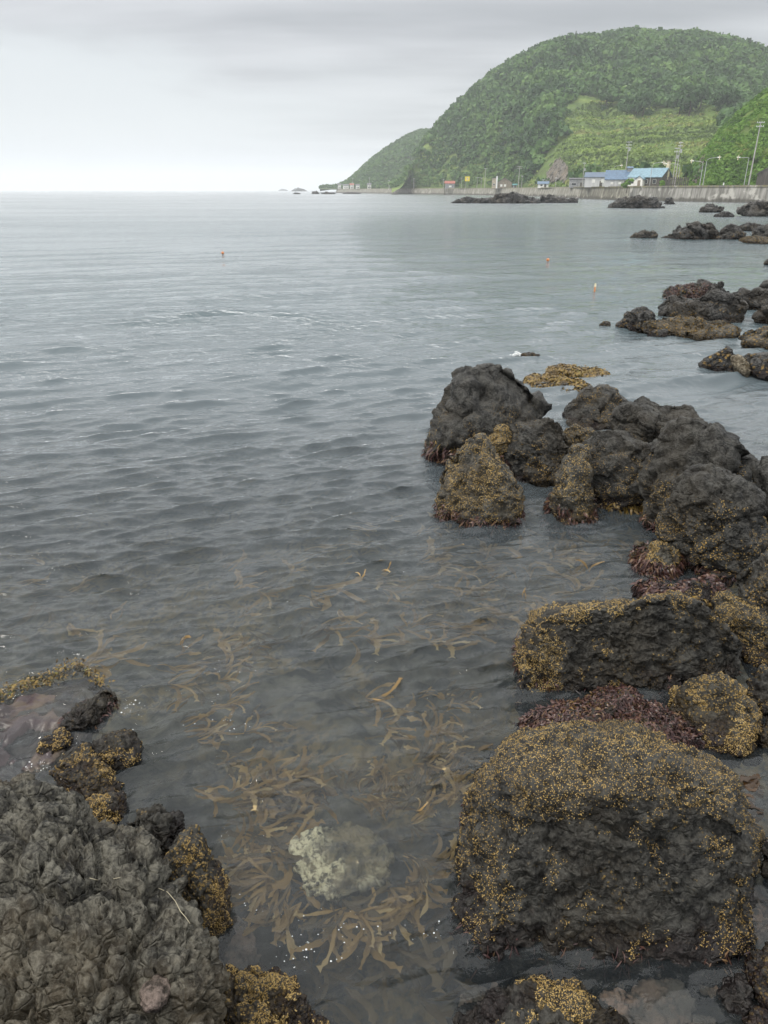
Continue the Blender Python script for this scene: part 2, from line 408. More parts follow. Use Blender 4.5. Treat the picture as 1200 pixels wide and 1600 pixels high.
plain('orange_plastic', (0.55, 0.20, 0.07), 0.4, 0.1); plain('rope', (0.30, 0.27, 0.19), 0.9)

def water_mat():
    m, t = new_mat('sea_water')
    p = t.n('ShaderNodeNewGeometry').outputs['Position']
    th = rad(22)
    q1 = t.mapping(p, (0.55, 1.0, 1), (0, 0, -th)); q2 = t.mapping(p, (0.8, 1.0, 1), (0, 0, -th - 0.35), (3, 1, 0))
    a = t.noise(q1, 3.2, 6.0, 0.58, 0.5); b = t.noise(q2, 11.0, 4.0, 0.55, 0.4); c = t.noise(q1, 0.75, 4.0, 0.55, 0.3)
    gust = t.noise(t.mapping(p, (0.018, 0.06, 1), (0, 0, -th)), 1.0, 4.0, 0.6)
    sep = t.n('ShaderNodeSeparateXYZ'); t.put(sep.inputs[0], p)
    far = t.map(sep.outputs[1], 6.0, 24.0)                  # open water beyond the cove carries longer waves
    h = t.math('ADD', t.math('MULTIPLY', a, t.map(far, 0.0, 1.0, 0.085, 0.17)), t.math('MULTIPLY', b, 0.030))
    h = t.math('ADD', h, t.math('MULTIPLY', t.math('MULTIPLY', c, 0.26), far))
    st = t.map(gust, 0.35, 0.65, 0.55, 1.0)
    bp = t.n('ShaderNodeBump', {'Strength': st, 'Distance': 0.62, 'Height': h})
    fr = t.n('ShaderNodeFresnel', {'IOR': 1.333, 'Normal': bp.outputs[0]})
    gl = t.n('ShaderNodeBsdfGlossy', {'Color': (1, 1, 1, 1), 'Roughness': t.map(sep.outputs[1], 10.0, 120.0, 0.02, 0.17, False), 'Normal': bp.outputs[0]})
    rf = t.n('ShaderNodeBsdfTransparent', {'Color': (0.74, 0.76, 0.73, 1)})
    turb = t.n('ShaderNodeBsdfDiffuse', {'Color': t.mix(far, (0.098, 0.118, 0.132), (0.080, 0.110, 0.122))})
    body = t.n('ShaderNodeMixShader'); t.put(body.inputs[0], t.map(sep.outputs[1], 2.5, 13.0, 0.115, 0.90)); t.put(body.inputs[1], rf); t.put(body.inputs[2], turb)
    mx = t.n('ShaderNodeMixShader'); t.put(mx.inputs[0], fr); t.put(mx.inputs[1], body); t.put(mx.inputs[2], gl)
    finish(t, mx)
    return m
water_mat()

# ================================================================== sea and sea bed
def wave_field(x, y, cell):
    rng = np.random.default_rng(5)
    dx = np.zeros_like(x); dy = np.zeros_like(x); dz = np.zeros_like(x)
    P3 = np.stack([x, y, np.zeros_like(x)], 1)
    env = 0.75 + 0.9 * fbm(P3 * 0.33, 3); env2 = 0.8 + 0.9 * fbm(P3 * 1.1 + 40, 3)
    calm = 0.80 + 0.20 * np.clip((np.hypot(x + 2.0, y) - 3.5) / 5.0, 0, 1)
    calm *= 1 - 0.45 * np.clip((x - 0.6) / 1.5, 0, 1) * np.clip((9 - y) / 4, 0, 1)
    N = 112
    for k in range(N):
        lam = 0.07 * (90.0 ** (k / (N - 1)))
        th = rad(-68) + rng.normal() * (0.15 if lam > 0.3 else 0.30)
        kx, ky = math.cos(th), math.sin(th); ph = rng.random() * 6.283
        amp = 0.0150 * lam * (1.0 if lam > .35 else 1.15) * (0.75 + 0.5 * rng.random()) * (1.0 if lam < 0.8 else (0.8 / lam) ** 1.25)
        fade = np.clip(lam / (2.5 * cell) - 1, 0, 1)
        arg = 2 * math.pi / lam * (kx * x + ky * y) + ph
        A = amp * fade * (env if lam > 0.7 else env2)
        if lam > .4: A = A * (.30 + .70 * np.clip((np.hypot(x, y) - 4) / 9, 0, 1)) * .72
        s, c = np.sin(arg), np.cos(arg)
        dz += A * s; dx += 0.75 * A * kx * c; dy += 0.75 * A * ky * c
    return dx * calm, dy * calm, dz * calm

def polar_sheet(dep, az):
    r = CAMZ / np.tan(dep)
    R_, A_ = np.meshgrid(r, az, indexing='ij')
    x = (R_ * np.sin(A_)).ravel(); y = (R_ * np.cos(A_)).ravel()
    cell = np.maximum(np.gradient(r)[:, None] * np.ones_like(A_), R_ * (az[1] - az[0])).ravel()
    n, m = len(r), len(az)
    i = np.arange(n - 1)[:, None] * m + np.arange(m - 1)[None, :]
    f = np.stack([i, i + 1, i + m + 1, i + m], -1).reshape(-1, 4)
    return x, y, cell, f

def build_sea():
    dep = np.concatenate([np.linspace(rad(84), rad(64), 30)[:-1], np.linspace(rad(64), rad(0.35), 960)[:-1], np.geomspace(rad(0.35), CAMZ / 9500, 40)])
    x, y, cell, f = polar_sheet(dep, np.linspace(-rad(48), rad(48), 1100))
    dx, dy, dz = wave_field(x, y, cell)
    o = mesh_obj('sea_water', np.stack([x + dx, y + dy, dz], 1), f, MATS['sea_water'])
    tag(o, kind='structure')
    dep = np.concatenate([np.linspace(rad(86), rad(3), 240)[:-1], np.geomspace(rad(3), CAMZ / 9500, 30)])
    x, y, cell, f = polar_sheet(dep, np.linspace(-rad(50), rad(50), 300))
    P3 = np.stack([x, y, 0 * x], 1)
    z = -0.62 - 0.22 * np.clip(y - 3, 0, 12) ** 0.9 + 0.28 * fbm(P3 * 1.3, 5) + 0.12 * ridged(P3 * 2.7, 3)
    z = np.maximum(z - 0.25 * np.clip(-x - 0.5, 0, 3) * np.clip(y - 4, 0, 3) / 3, -5.5)
    tag(mesh_obj('seabed', np.stack([x, y, z], 1), f, MATS['seabed_rock']), kind='structure')
build_sea()

# ================================================================== rocks
_ICO = {}
def ico(n):
    if n not in _ICO:
        bm = bmesh.new(); bmesh.ops.create_icosphere(bm, subdivisions=n, radius=1.0)
        v = np.array([x.co[:] for x in bm.verts]); f = np.array([[q.index for q in p.verts] for p in bm.faces]); bm.free()
        _ICO[n] = (v, f)
    return _ICO[n]
def radial(poly, c, n=360, sm=3):
    P = np.asarray(poly, float) - c; out = np.zeros(n)
    Q = np.roll(P, -1, 0)
    for k in range(n):
        th = 2 * math.pi * k / n; d = np.array([math.cos(th), math.sin(th)])
        e = Q - P; den = d[0] * e[:, 1] - d[1] * e[:, 0]
        den = np.where(np.abs(den) < 1e-9, 1e-9, den)
        t = (P[:, 0] * e[:, 1] - P[:, 1] * e[:, 0]) / den; u = (P[:, 0] * d[1] - P[:, 1] * d[0]) / den
        ok = (t > 0) & (u >= -1e-6) & (u <= 1 + 1e-6)
        out[k] = t[ok].max() if ok.any() else np.nan
    if np.isnan(out).any(): out = np.where(np.isnan(out), np.nanmean(out), out)
    ker = np.exp(-0.5 * (np.arange(-3 * sm, 3 * sm + 1) / sm) ** 2); ker /= ker.sum()
    return np.convolve(np.concatenate([out[-3 * sm:], out, out[:3 * sm]]), ker, 'valid')

def vnormals(v, f):
    n = np.cross(v[f[:, 1]] - v[f[:, 0]], v[f[:, 2]] - v[f[:, 0]]); r = np.zeros_like(v)
    for k in range(3): np.add.at(r, f[:, k], n)
    return r / np.maximum(np.linalg.norm(r, axis=1), 1e-12)[:, None]

STYLE = {
    #          low  ridge facets: list of (size m, height m, groove m)          grit(scale, height)   layers(thickness m, depth)
    'boulder': dict(low=.075, ridge=.020, fac=[(.30, .050, .012), (.11, .032, .011), (.040, .014, .006)], grit=(.03, .006), layer=(.09, .010)),
    'block':   dict(low=.030, ridge=.020, fac=[(.36, .045, .016), (.12, .030, .012), (.042, .015, .007)], grit=(.03, .007), layer=(.07, .020)),
    'strata':  dict(low=.070, ridge=.030, fac=[(.60, .110, .040), (.22, .045, .014), (.075, .015, .006)], grit=(.05, .006), layer=(.15, .050)),
    'lava':    dict(low=.030, ridge=.02, fac=[(.30, .060, .060), (.115, .034, .047), (.052, .014, .022)], grit=(.025, .004), layer=(.10, .003)),
    'reef':    dict(low=.10, ridge=.10, fac=[(.9, .20, .08), (.32, .10, .03)], grit=(.12, .03), layer=(.3, .05)),
    'far':     dict(low=.16, ridge=.20, fac=[(3., 1.0, .3), (1.1, .4, .1)], grit=(.5, .08), layer=(1., .1)),
}
def blob(poly, wl=None, T=0.75, tilt=0.0, p=2.5, res=6, ext=0.45, back=1.0, c=None, style='boulder', seed=0, zpl=None, amp=1.0, planes=(), cuts=5, near=0.0):
    """boulder volume whose outline from the shore is POLY; WL is the pixel where its front meets the water"""
    poly = np.asarray(poly, float)
    ymax, ymin = poly[:, 1].max(), poly[:, 1].min(); ym = 0.5 * (ymax + ymin)
    if wl is None: wl = (poly[poly[:, 1].argmax(), 0], ymax)
    lowp = np.clip((poly[:, 1] - ym) / (ymax - ym), 0, 1)
    poly = poly.copy(); poly[:, 1] += ext * (ymax - ym) * lowp
    if c is None:
        x, y = poly[:, 0], poly[:, 1]; x2, y2 = np.roll(x, -1), np.roll(y, -1); cr = x * y2 - x2 * y; A = cr.sum() / 2
        c = np.array([((x + x2) * cr).sum() / (6 * A), ((y + y2) * cr).sum() / (6 * A)])
    c = np.asarray(c, float)
    Rth = radial(poly, c)
    n, f = ico(res)
    s = np.hypot(n[:, 0], n[:, 1]); cz = n[:, 2]
    k = (s ** p + np.abs(cz) ** p) ** (-1 / p); s, cz = s * k, cz * k
    th = np.arctan2(n[:, 1], n[:, 0])
    tt = (th % (2 * math.pi)) / (2 * math.pi) * 360; i0 = np.floor(tt).astype(int) % 360; fr = tt - np.floor(tt)
    R = Rth[i0] * (1 - fr) + Rth[(i0 + 1) % 360] * fr
    q = c + (s * R)[:, None] * np.stack([np.cos(th), np.sin(th)], 1)
    dq = rays(q); dc = rays(c)[0]; dw = rays(wl)[0]
    nrm = -dc * (1 - tilt) + np.array([0, 0, 1.0]) * tilt; nrm /= np.linalg.norm(nrm)
    Rw = -CAMZ / dw[2]
    mean_r = Rth.mean() / F_PX * Rw
    Tm = T * mean_r
    if zpl is None:
        ow = np.asarray(wl, float) - c; iw = int(round((math.atan2(ow[1], ow[0]) % (2 * math.pi)) / (2 * math.pi) * 360)) % 360
        sw = min(1.0, np.hypot(*ow) / Rth[iw]); cw = (1 - sw ** p) ** (1 / p)
        P0 = dw * (Rw + cw * Tm)
    else:
        P0 = dc * ((zpl - CAMZ) / dc[2])
    L = (P0 @ nrm) / (dq @ nrm)
    L = np.clip(L, 0.3 * Rw, 3 * Rw) - np.where(cz > 0, cz * Tm * (1 + near), cz * Tm * back)
    rngc = np.random.default_rng(seed + 7000)
    front = cz > 0
    pl = []
    for (px, py, pz, nn) in planes:                      # named broken faces: a pixel, its height, the face's direction
        nn = np.array(nn, float); nn /= np.linalg.norm(nn); pl.append((on_z(px, py, pz), nn))
    for _ in range(cuts):
        nn = -dc + rngc.normal(size=3) * .75; nn /= np.linalg.norm(nn)
        if nn @ -dc < .45: continue
        vv = EYE + dq * L[:, None]; cc = vv.mean(0); h_ = (vv[front] - cc) @ nn; pl.append((cc + nn * h_.max() * rngc.uniform(.66, .88), nn))
    for P1, nn in pl:
        den = dq @ nn; Lp = ((P1 - EYE) @ nn) / np.where(np.abs(den) < 1e-3, 1e-3, den)
        ok = (den < -.12) & front
        L = np.where(ok & (Lp > L), np.minimum(Lp, L + Tm * np.clip(cz * 2.2, 0, 1.6)), L)
    v = EYE + dq * L[:, None]
    if np.linalg.det(np.stack([v[f[0, 1]] - v[f[0, 0]], v[f[0, 2]] - v[f[0, 0]], v[f[0, 0]] - v.mean(0)])) < 0: f = f[:, ::-1]
    st = STYLE[style]; off = np.array([seed * 3.7, seed * 1.3, seed * 7.1])
    nv = vnormals(v, f)
    d = mean_r * amp * (st['low'] * fbm(v / mean_r * 1.1 + off, 3) + st['ridge'] * (ridged(v / mean_r * 2.3 + off, 3) - .35))
    v = v + nv * d[:, None]
    nv = vnormals(v, f)
    f0s = st['fac'][0][0]
    warp = np.stack([fbm(v / f0s * .8 + k, 3) for k in (5, 25, 45)], 1)
    d = 0.0
    for k, (sz, hgt, grv) in enumerate(st['fac']):
        h_, e_ = facets(v / sz * (1, 1, 1.3) + warp * (.28, .22, .2)[k] + off + 11 * k)
        hgt *= min(1.0, .9 * mean_r / sz); grv *= min(1.0, .9 * mean_r / sz)
        d = d + hgt * np.clip(h_, -.9, .9) - grv * np.clip(1 - e_ / .16, 0, 1) ** 1.3
    d = d + st['grit'][1] * (fbm(v / st['grit'][0] + off, 3) * 1.6 + ridged(v / st['grit'][0] * .6 + off, 3))
    lr = v @ np.array([[.8, -.1, .59], [.2, .97, -.1], [-.56, .2, .8]]) / st['layer'][0]
    d += st['layer'][1] * ridged(lr * (.22, .22, 1.0) + off + warp * .5, 3) * (0.6 + 0.8 * fbm(v / mean_r * 1.6 + off, 2))
    v = v + nv * d[:, None] * amp
    return v, f

def join(parts):
    V, Fc, b = [], [], 0
    for v, f in parts: V.append(v); Fc.append(f + b); b += len(v)
    return np.concatenate(V), np.concatenate(Fc)

def scatter(v, f, n, rng, keep):
    a = v[f[:, 1]] - v[f[:, 0]]; b = v[f[:, 2]] - v[f[:, 0]]; nr = np.cross(a, b); ar = np.linalg.norm(nr, axis=1)
    pick = rng.choice(len(f), n, p=ar / ar.sum())
    u, w = rng.random(n), rng.random(n); fl = u + w > 1; u[fl], w[fl] = 1 - u[fl], 1 - w[fl]
    p = v[f[pick, 0]] + u[:, None] * a[pick] + w[:, None] * b[pick]
    m = nr[pick] / np.maximum(ar[pick], 1e-12)[:, None]
    k = keep(p, m)
    return p[k], m[k]
def frames(m, rng):
    h = rng.normal(size=m.shape); a = np.cross(m, h); a /= np.maximum(np.linalg.norm(a, axis=1), 1e-9)[:, None]
    return a, np.cross(m, a)

def add_barnacles(parent, v, f, n, zmax, thr, r=(.0022, .0048), seed=0, freq=4.5, zmin=0.0, label=None, grad=None):
    rng = np.random.default_rng(seed + 100)
    def keep(p, m):
        g = fbm(p * freq + seed, 4, 0.6) + 0.35 * fbm(p * freq * 6, 2)
        t = thr + (grad(p, m) if grad else 0)
        return (g > t) & (p[:, 2] > zmin) & (p[:, 2] < zmax + 0.25 * fbm(p * 2 + seed, 2)) & (m[:, 2] > -0.5)
    p, m = scatter(v, f, n, rng, keep)
    if not len(p): return None
    a, b = frames(m, rng); N = len(p); rr = r[0] + (r[1] - r[0]) * rng.random(N) ** 1.6; hh = rr * (0.40 + 0.40 * rng.random(N))
    K = 6; ang = np.arange(K) * 2 * math.pi / K
    cir = a[:, None, :] * np.cos(ang)[None, :, None] + b[:, None, :] * np.sin(ang)[None, :, None]
    base = p[:, None] - m[:, None] * .002 + cir * rr[:, None, None]
    top = p[:, None] + m[:, None] * hh[:, None, None] + cir * (rr * .5)[:, None, None]
    cen = (p + m * (hh * .45)[:, None])[:, None]
    V = np.concatenate([base, top, cen], 1).reshape(-1, 3); S_ = 2 * K + 1
    fs = []
    for k in range(K):
        k2 = (k + 1) % K
        fs += [(k, k2, K + k2), (k, K + k2, K + k), (K + k, K + k2, 2 * K)]
    Fc = (np.array(fs)[None] + (np.arange(N) * S_)[:, None, None]).reshape(-1, 3)
    tint = np.clip(0.25 + 0.6 * rng.random(N) + 0.5 * fbm(p * 3 + 9, 2), 0, 1)
    ta = np.repeat(tint[:, None], S_, 1); ta[:, 2 * K] *= 0.25
    return tag(mesh_obj('barnacles', V, Fc, MATS['barnacle_shell'], parent, True, {'tint': ta.ravel()}), label, kind='stuff')

def strands(p, m, rng, length, width, down=0.7):
    """short tapering fronds, root at P; returns verts, faces, count per frond"""
    N = len(p); a, b = frames(m, rng); L = length * (0.5 + rng.random(N)); g = np.array([0, 0, -down])
    dirv = a * 0.6 + m * 0.6 + g; dirv /= np.linalg.norm(dirv, axis=1)[:, None]
    side = np.cross(dirv, m); side /= np.maximum(np.linalg.norm(side, axis=1), 1e-6)[:, None]
    wd = width * (0.6 + 0.8 * rng.random(N)); rows = []
    for k, (t, ww) in enumerate(((0, .5), (.4, 1.0), (.75, .8), (1.0, .15))):
        c = p + dirv * (L * t)[:, None] + m * (L * .25 * math.sin(t * 3))[:, None] + g * (L * .35 * t * t)[:, None]
        rows += [c - side * (wd * ww)[:, None], c + side * (wd * ww)[:, None]]
    V = np.stack(rows, 1).reshape(-1, 3)
    fs = np.array([(0, 1, 3, 2), (2, 3, 5, 4), (4, 5, 7, 6)])
    return V, (fs[None] + (np.arange(N) * 8)[:, None, None]).reshape(-1, 4), 8
def add_weed(parent, v, f, n, zlo, zhi, mat='red_weed', length=.05, width=.006, seed=0, name='seaweed_fringe', label=None, thr=-0.2):
    rng = np.random.default_rng(seed + 500)
    p, m = scatter(v, f, n, rng, lambda p, m: (p[:, 2] > zlo) & (p[:, 2] < zhi + .08 * fbm(p * 5, 2)) & (fbm(p * 3.3 + seed, 3) > thr))
    if not len(p): return None
    V, Fc, k = strands(p, m, rng, length, width)
    t = np.clip(rng.random(len(p)) * .7 + .35 * fbm(p * 4, 2) + .1, 0, 1)
    return tag(mesh_obj(name, V, Fc, MATS[mat], parent, True, {'tint': np.repeat(t, k)}), label, kind='stuff')

def rock(name, label, blobs, mat, cat='rock', group=None, barn=None, weed=None, weed2=None, extra=()):
    v, f = join([blob(**b) for b in blobs])
    org = np.array([v[:, 0].mean(), v[:, 1].mean(), min(0.0, v[:, 2].min() + .2)])
    o = mesh_obj(name, v - org, f, MATS[mat]); o.location = org
    tag(o, label, cat, group)
    parts = []
    if barn: parts.append(add_barnacles(o, v, f, **barn))
    if weed: parts.append(add_weed(o, v, f, **weed))
    if weed2: parts.append(add_weed(o, v, f, **weed2))
    for ch in parts:
        if ch is not None: ch.location = -org
    return o, v, f

# ---- the near boulders
E_POLY = [(773,1182),(788,1161),(832,1146),(888,1137),(940,1137),(1001,1148),(1061,1165),(1113,1187),(1139,1208),(1152,1234),(1161,1273),(1178,1304),(1180,1325),(1174,1356),(1172,1403),(1170,1447),(1165,1473),(1131,1488),(1070,1490),(1009,1492),(940,1490),(875,1481),(810,1473),(736,1468),(728,1455),(719,1399),(721,1343),(728,1291),(741,1234),(758,1204)]
def e_grad(p, m):
    q = proj(p)
    return np.clip((q[:, 1] - 1200) / 90, 0, 1) * .36 - .58 + np.clip(1 - np.abs(q[:, 0] - 960) / 190, 0, 1) * np.clip((q[:, 1] - 1230) / 60, 0, 1) * .30 + np.clip((q[:, 1] - 1240) / 120, 0, 1) * .10
rock('boulder', 'large blocky boulder with ochre barnacles over its top, biggest in the water', [dict(poly=E_POLY, wl=(940, 1490), T=1.0, tilt=.40, p=4.2, res=7, ext=.36, style='block', seed=1, cuts=0, near=.9, planes=[(940, 1490, 0, (0, -.93, .37)), (940, 1235, .66, (-.03, -.10, .99)), (748, 1340, .25, (-.86, -.34, .38)), (1172, 1330, .30, (.86, -.30, .40))])], 'near_basalt', 'boulder',
     barn=dict(n=170000, zmax=2.0, thr=.14, seed=1, freq=5.0, grad=e_grad, r=(.0017, .0040)), weed=dict(n=9000, zlo=-.06, zhi=.03, length=.035, width=.0032, seed=1))
F_POLY = [(827,969),(843,959),(878,950),(902,948),(930,945),(976,945),(997,939),(1025,934),(1060,936),(1088,945),(1116,964),(1133,985),(1149,1002),(1153,1034),(1140,1051),(1095,1053),(1070,1065),(1025,1071),(976,1076),(920,1074),(885,1076),(843,1093),(818,1090),(811,1065),(815,1034),(813,1006),(818,988)]
def f_grad(p, m):
    q = proj(p); return -.25 + np.clip((q[:, 0] - 860) / 120, 0, 1) * np.clip((q[:, 1] - 950) / 30, 0, 1) * .5
rock('boulder', 'black oblong boulder lying behind the biggest ochre boulder', [dict(poly=F_POLY, wl=(835, 1091), T=.9, tilt=.25, p=3.2, res=7, ext=.35, style='block', seed=2, cuts=0, near=.6, planes=[(960, 1078, 0, (.05, -.93, .36)), (990, 998, .50, (.02, -.22, .97)), (850, 1030, .28, (-.80, -.40, .42))])], 'near_basalt', 'boulder',
     barn=dict(n=110000, zmax=2.0, thr=.18, seed=2, grad=f_grad, r=(.0020, .0044)), weed=dict(n=8000, zlo=-.06, zhi=.07, length=.04, width=.004, seed=2))
G_POLY = [(1049,1111),(1056,1086),(1077,1069),(1105,1058),(1137,1062),(1158,1079),(1172,1097),(1184,1121),(1188,1146),(1179,1163),(1144,1167),(1116,1172),(1081,1156),(1060,1132)]
rock('boulder', 'small round boulder speckled yellow, touching the black oblong boulder', [dict(poly=G_POLY, wl=(1120, 1172), T=.8, res=6, style='boulder', seed=3)], 'barnacle_rock', 'boulder',
     barn=dict(n=26000, zmax=2.0, thr=.02, seed=3, r=(.0020, .0044)))
H_POLY = [(813,1146),(818,1125),(850,1114),(895,1104),(930,1090),(976,1085),(1025,1107),(1060,1125),(1095,1160),(1050,1185),(950,1180),(830,1165)]
rock('weedy_rock', 'low rock under purple red seaweed, wedged between the two largest boulders', [dict(poly=H_POLY, wl=(815, 1148), T=.35, tilt=.75, res=6, ext=.2, style='boulder', seed=4)], 'red_weed_rock',
     barn=dict(n=4000, zmax=1.0, thr=.2, seed=4), weed=dict(n=14000, zlo=-.1, zhi=.6, length=.035, width=.004, seed=4, thr=-.5))
# ---- the cluster at the point
rock('boulder', 'tallest dark boulder at the seaward end of the point', [dict(poly=[(759,571),(780,574),(794,583),(813,598),(834,620),(850,645),(852,668),(845,706),(800,738),(740,744),(690,742),(663,728),(665,700),(670,685),(676,655),(690,627),(702,621),(714,588),(733,578)], wl=(690, 735), T=.8, p=2.3, res=6, ext=.3, style='strata', seed=5)], 'mid_basalt', 'boulder',
     weed=dict(n=6000, zlo=-.08, zhi=.26, length=.08, width=.008, seed=5), weed2=dict(n=1500, zlo=.1, zhi=.3, mat='ochre_weed', length=.05, width=.006, seed=25, name='ochre_seaweed'))
rock('boulder', 'egg shaped boulder crusted with golden barnacles below the tallest boulder', [dict(poly=[(750,683),(764,692),(775,708),(789,727),(803,745),(815,764),(816,785),(808,806),(799,815),(761,826),(722,826),(701,815),(689,797),(687,773),(690,745),(698,731),(710,717),(722,701),(736,689)], wl=(745, 827), T=.85, p=2.3, res=6, ext=.35, style='boulder', seed=6)], 'mid_barnacle', 'boulder',
     barn=dict(n=16000, zmax=2.0, thr=.0, seed=6, r=(.0034, .0062)), weed=dict(n=5000, zlo=-.08, zhi=.12, length=.05, width=.006, seed=6))
rock('boulder', 'smooth grey wedge of rock between the egg shaped boulder and the split rock', [dict(poly=[(795,662),(830,663),(852,657),(866,659),(878,671),(882,690),(885,703),(882,717),(869,750),(850,758),(822,757),(808,745),(785,708),(771,690),(780,678)], wl=(840, 758), T=.7, res=6, ext=.4, style='boulder', seed=7)], 'mid_basalt', 'boulder')
rock('rock', 'little rock with a bright ochre cap below the tallest boulder', [dict(poly=[(757,680),(770,668),(782,664),(795,670),(798,690),(785,705),(765,700)], wl=(775, 745), T=.8, res=5, ext=.6, style='boulder', seed=8)], 'mid_barnacle',
     barn=dict(n=5000, zmax=2, thr=-.25, seed=8, r=(.0034, .0062)))
rock('split_rock', 'narrow left half of the split rock, golden barnacles near the water', [dict(poly=[(886,715),(900,698),(912,694),(916,721),(917,748),(920,772),(932,805),(894,820),(858,811),(855,799),(862,769),(873,745)], wl=(890, 820), T=1.1, p=2.6, res=6, ext=.3, style='strata', seed=9)], 'mid_barnacle',
     barn=dict(n=8000, zmax=.6, thr=.1, seed=9, r=(.0034, .0060)), weed=dict(n=4000, zlo=-.08, zhi=.14, length=.05, width=.006, seed=9))
rock('split_rock', 'broad right half of the split rock beside the narrow crack', [dict(poly=[(914,697),(939,673),(960,670),(990,685),(1020,698),(1024,706),(1014,742),(1008,766),(1003,787),(984,796),(939,801),(922,772),(916,742)], wl=(960, 801), T=.8, p=2.6, res=6, ext=.35, style='strata', seed=10)], 'mid_basalt',
     barn=dict(n=9000, zmax=.55, thr=.05, seed=10, r=(.0034, .0060)), weed=dict(n=4000, zlo=-.08, zhi=.1, mat='ochre_weed', length=.05, width=.012, seed=10))
rock('rock', 'knobbly rock wedged above the narrow half of the split rock', [dict(poly=[(880,672),(900,663),(930,674),(920,691),(892,712),(883,700),(880,685)], wl=(886, 740), T=.8, res=5, ext=.7, style='boulder', seed=11)], 'mid_barnacle')
rock('rock', 'sloping black rock on the seaward ridge behind the split rock', [dict(poly=[(876,658),(888,637),(912,616),(933,606),(954,613),(966,625),(982,634),(985,655),(957,672),(927,680),(897,674)], wl=(890, 666), T=.9, res=6, ext=.6, style='strata', seed=12)], 'mid_basalt')
rock('rock', 'flat topped black rock on the ridge next to the big sloping rock', [dict(poly=[(955,668),(969,640),(984,631),(1008,628),(1032,634),(1056,637),(1080,642),(1090,655),(1075,680),(1041,700),(1023,708),(990,698)], wl=(1000, 735), T=.8, res=6, ext=.4, style='strata', seed=13)], 'mid_basalt')
rock('sloping_rock', 'big sloping rock mass on the point with rust and barnacle foot', [
    dict(poly=[(1008,770),(1013,745),(1020,706),(1041,676),(1056,658),(1074,654),(1095,655),(1122,667),(1140,679),(1158,685),(1170,712),(1178,740),(1170,790),(1120,835),(1060,850),(1018,822)], wl=(1020, 830), T=.65, p=2.4, res=6, ext=.2, style='strata', seed=14),
    dict(poly=[(1071,736),(1086,724),(1110,727),(1140,736),(1158,745),(1176,754),(1195,775),(1190,820),(1194,844),(1185,865),(1146,889),(1095,904),(1059,900),(1042,880),(1034,844),(1040,808),(1055,770)], wl=(1060, 903), T=.75, p=2.4, res=7, ext=.2, style='strata', seed=15)], 'mid_basalt',
     barn=dict(n=22000, zmax=.62, thr=.05, seed=14, r=(.0034, .0060)), weed=dict(n=6000, zlo=-.08, zhi=.12, length=.05, width=.006, seed=14))
rock('rock', 'shelf of rock with gold barnacle top at the foot of the big sloping rock', [dict(poly=[(990,868),(999,850),(1020,847),(1050,847),(1062,865),(1062,892),(1035,904),(1002,898),(991,883)], wl=(1005, 898), T=.7, tilt=.3, res=6, ext=.4, style='boulder', seed=16)], 'mid_barnacle',
     barn=dict(n=7000, zmax=2, thr=.0, seed=16, r=(.003, .0055)), weed=dict(n=4000, zlo=-.08, zhi=.14, length=.05, width=.006, seed=16))
rock('weedy_rock', 'low rock covered in maroon and orange weed beyond the black oblong boulder', [dict(poly=[(990,925),(996,913),(1032,907),(1056,916),(1086,910),(1116,907),(1130,930),(1120,950),(1050,958),(995,948)], wl=(1000, 945), T=.6, tilt=.4, res=6, ext=.5, style='boulder', seed=17)], 'red_weed_rock',
     barn=dict(n=6000, zmax=2, thr=.15, seed=17, r=(.003, .0055)), weed=dict(n=6000, zlo=-.08, zhi=.5, length=.05, width=.008, seed=17, thr=-.1), weed2=dict(n=2500, zlo=.05, zhi=.6, mat='ochre_weed', length=.04, width=.009, seed=37, name='ochre_seaweed', thr=.1))
rock('rock', 'dark rounded rock beside the big sloping rock, cut by the picture edge', [dict(poly=[(1177,724),(1188,719),(1215,712),(1240,760),(1240,830),(1205,850),(1190,812),(1183,765)], wl=(1200, 885), T=.8, res=5, ext=.4, style='boulder', seed=18)], 'mid_basalt')
rock('rock', 'grey rock with orange stains below the big sloping rock', [dict(poly=[(1155,905),(1170,886),(1190,872),(1235,850),(1245,960),(1225,990),(1200,980),(1168,950)], wl=(1175, 1005), T=.8, res=6, ext=.3, style='boulder', seed=19)], 'mid_basalt', barn=dict(n=5000, zmax=2, thr=.22, seed=19))
rock('rock', 'yellowish barnacled rock at the end of the black oblong boulder', [dict(poly=[(1110,938),(1135,925),(1165,945),(1200,962),(1235,985),(1240,1040),(1200,1050),(1165,1040),(1148,1012),(1128,975)], wl=(1180, 1048), T=.7, res=6, ext=.3, style='boulder', seed=20)], 'barnacle_rock',
     barn=dict(n=12000, zmax=2, thr=-.05, seed=20))
rock('rock', 'dark barnacled stone next to the small round yellow boulder', [dict(poly=[(1168,1090),(1175,1062),(1193,1045),(1235,1040),(1245,1115),(1205,1128),(1178,1118)], wl=(1195, 1126), T=.8, res=5, ext=.4, style='boulder', seed=21)], 'near_basalt', barn=dict(n=4000, zmax=2, thr=.12, seed=21))
rock('rock', 'ochre stone beside the pool with dark kelp, under the barnacled stone', [dict(poly=[(1190,1140),(1200,1130),(1240,1125),(1245,1160),(1215,1180),(1195,1165)], T=.8, res=5, ext=.4, seed=22)], 'barnacle_rock')
rock('rock', 'black stone in the pool with dark kelp', [dict(poly=[(1192,1350),(1196,1325),(1220,1310),(1240,1340),(1235,1395),(1205,1390)], T=.7, res=5, ext=.4, seed=23)], 'near_basalt')
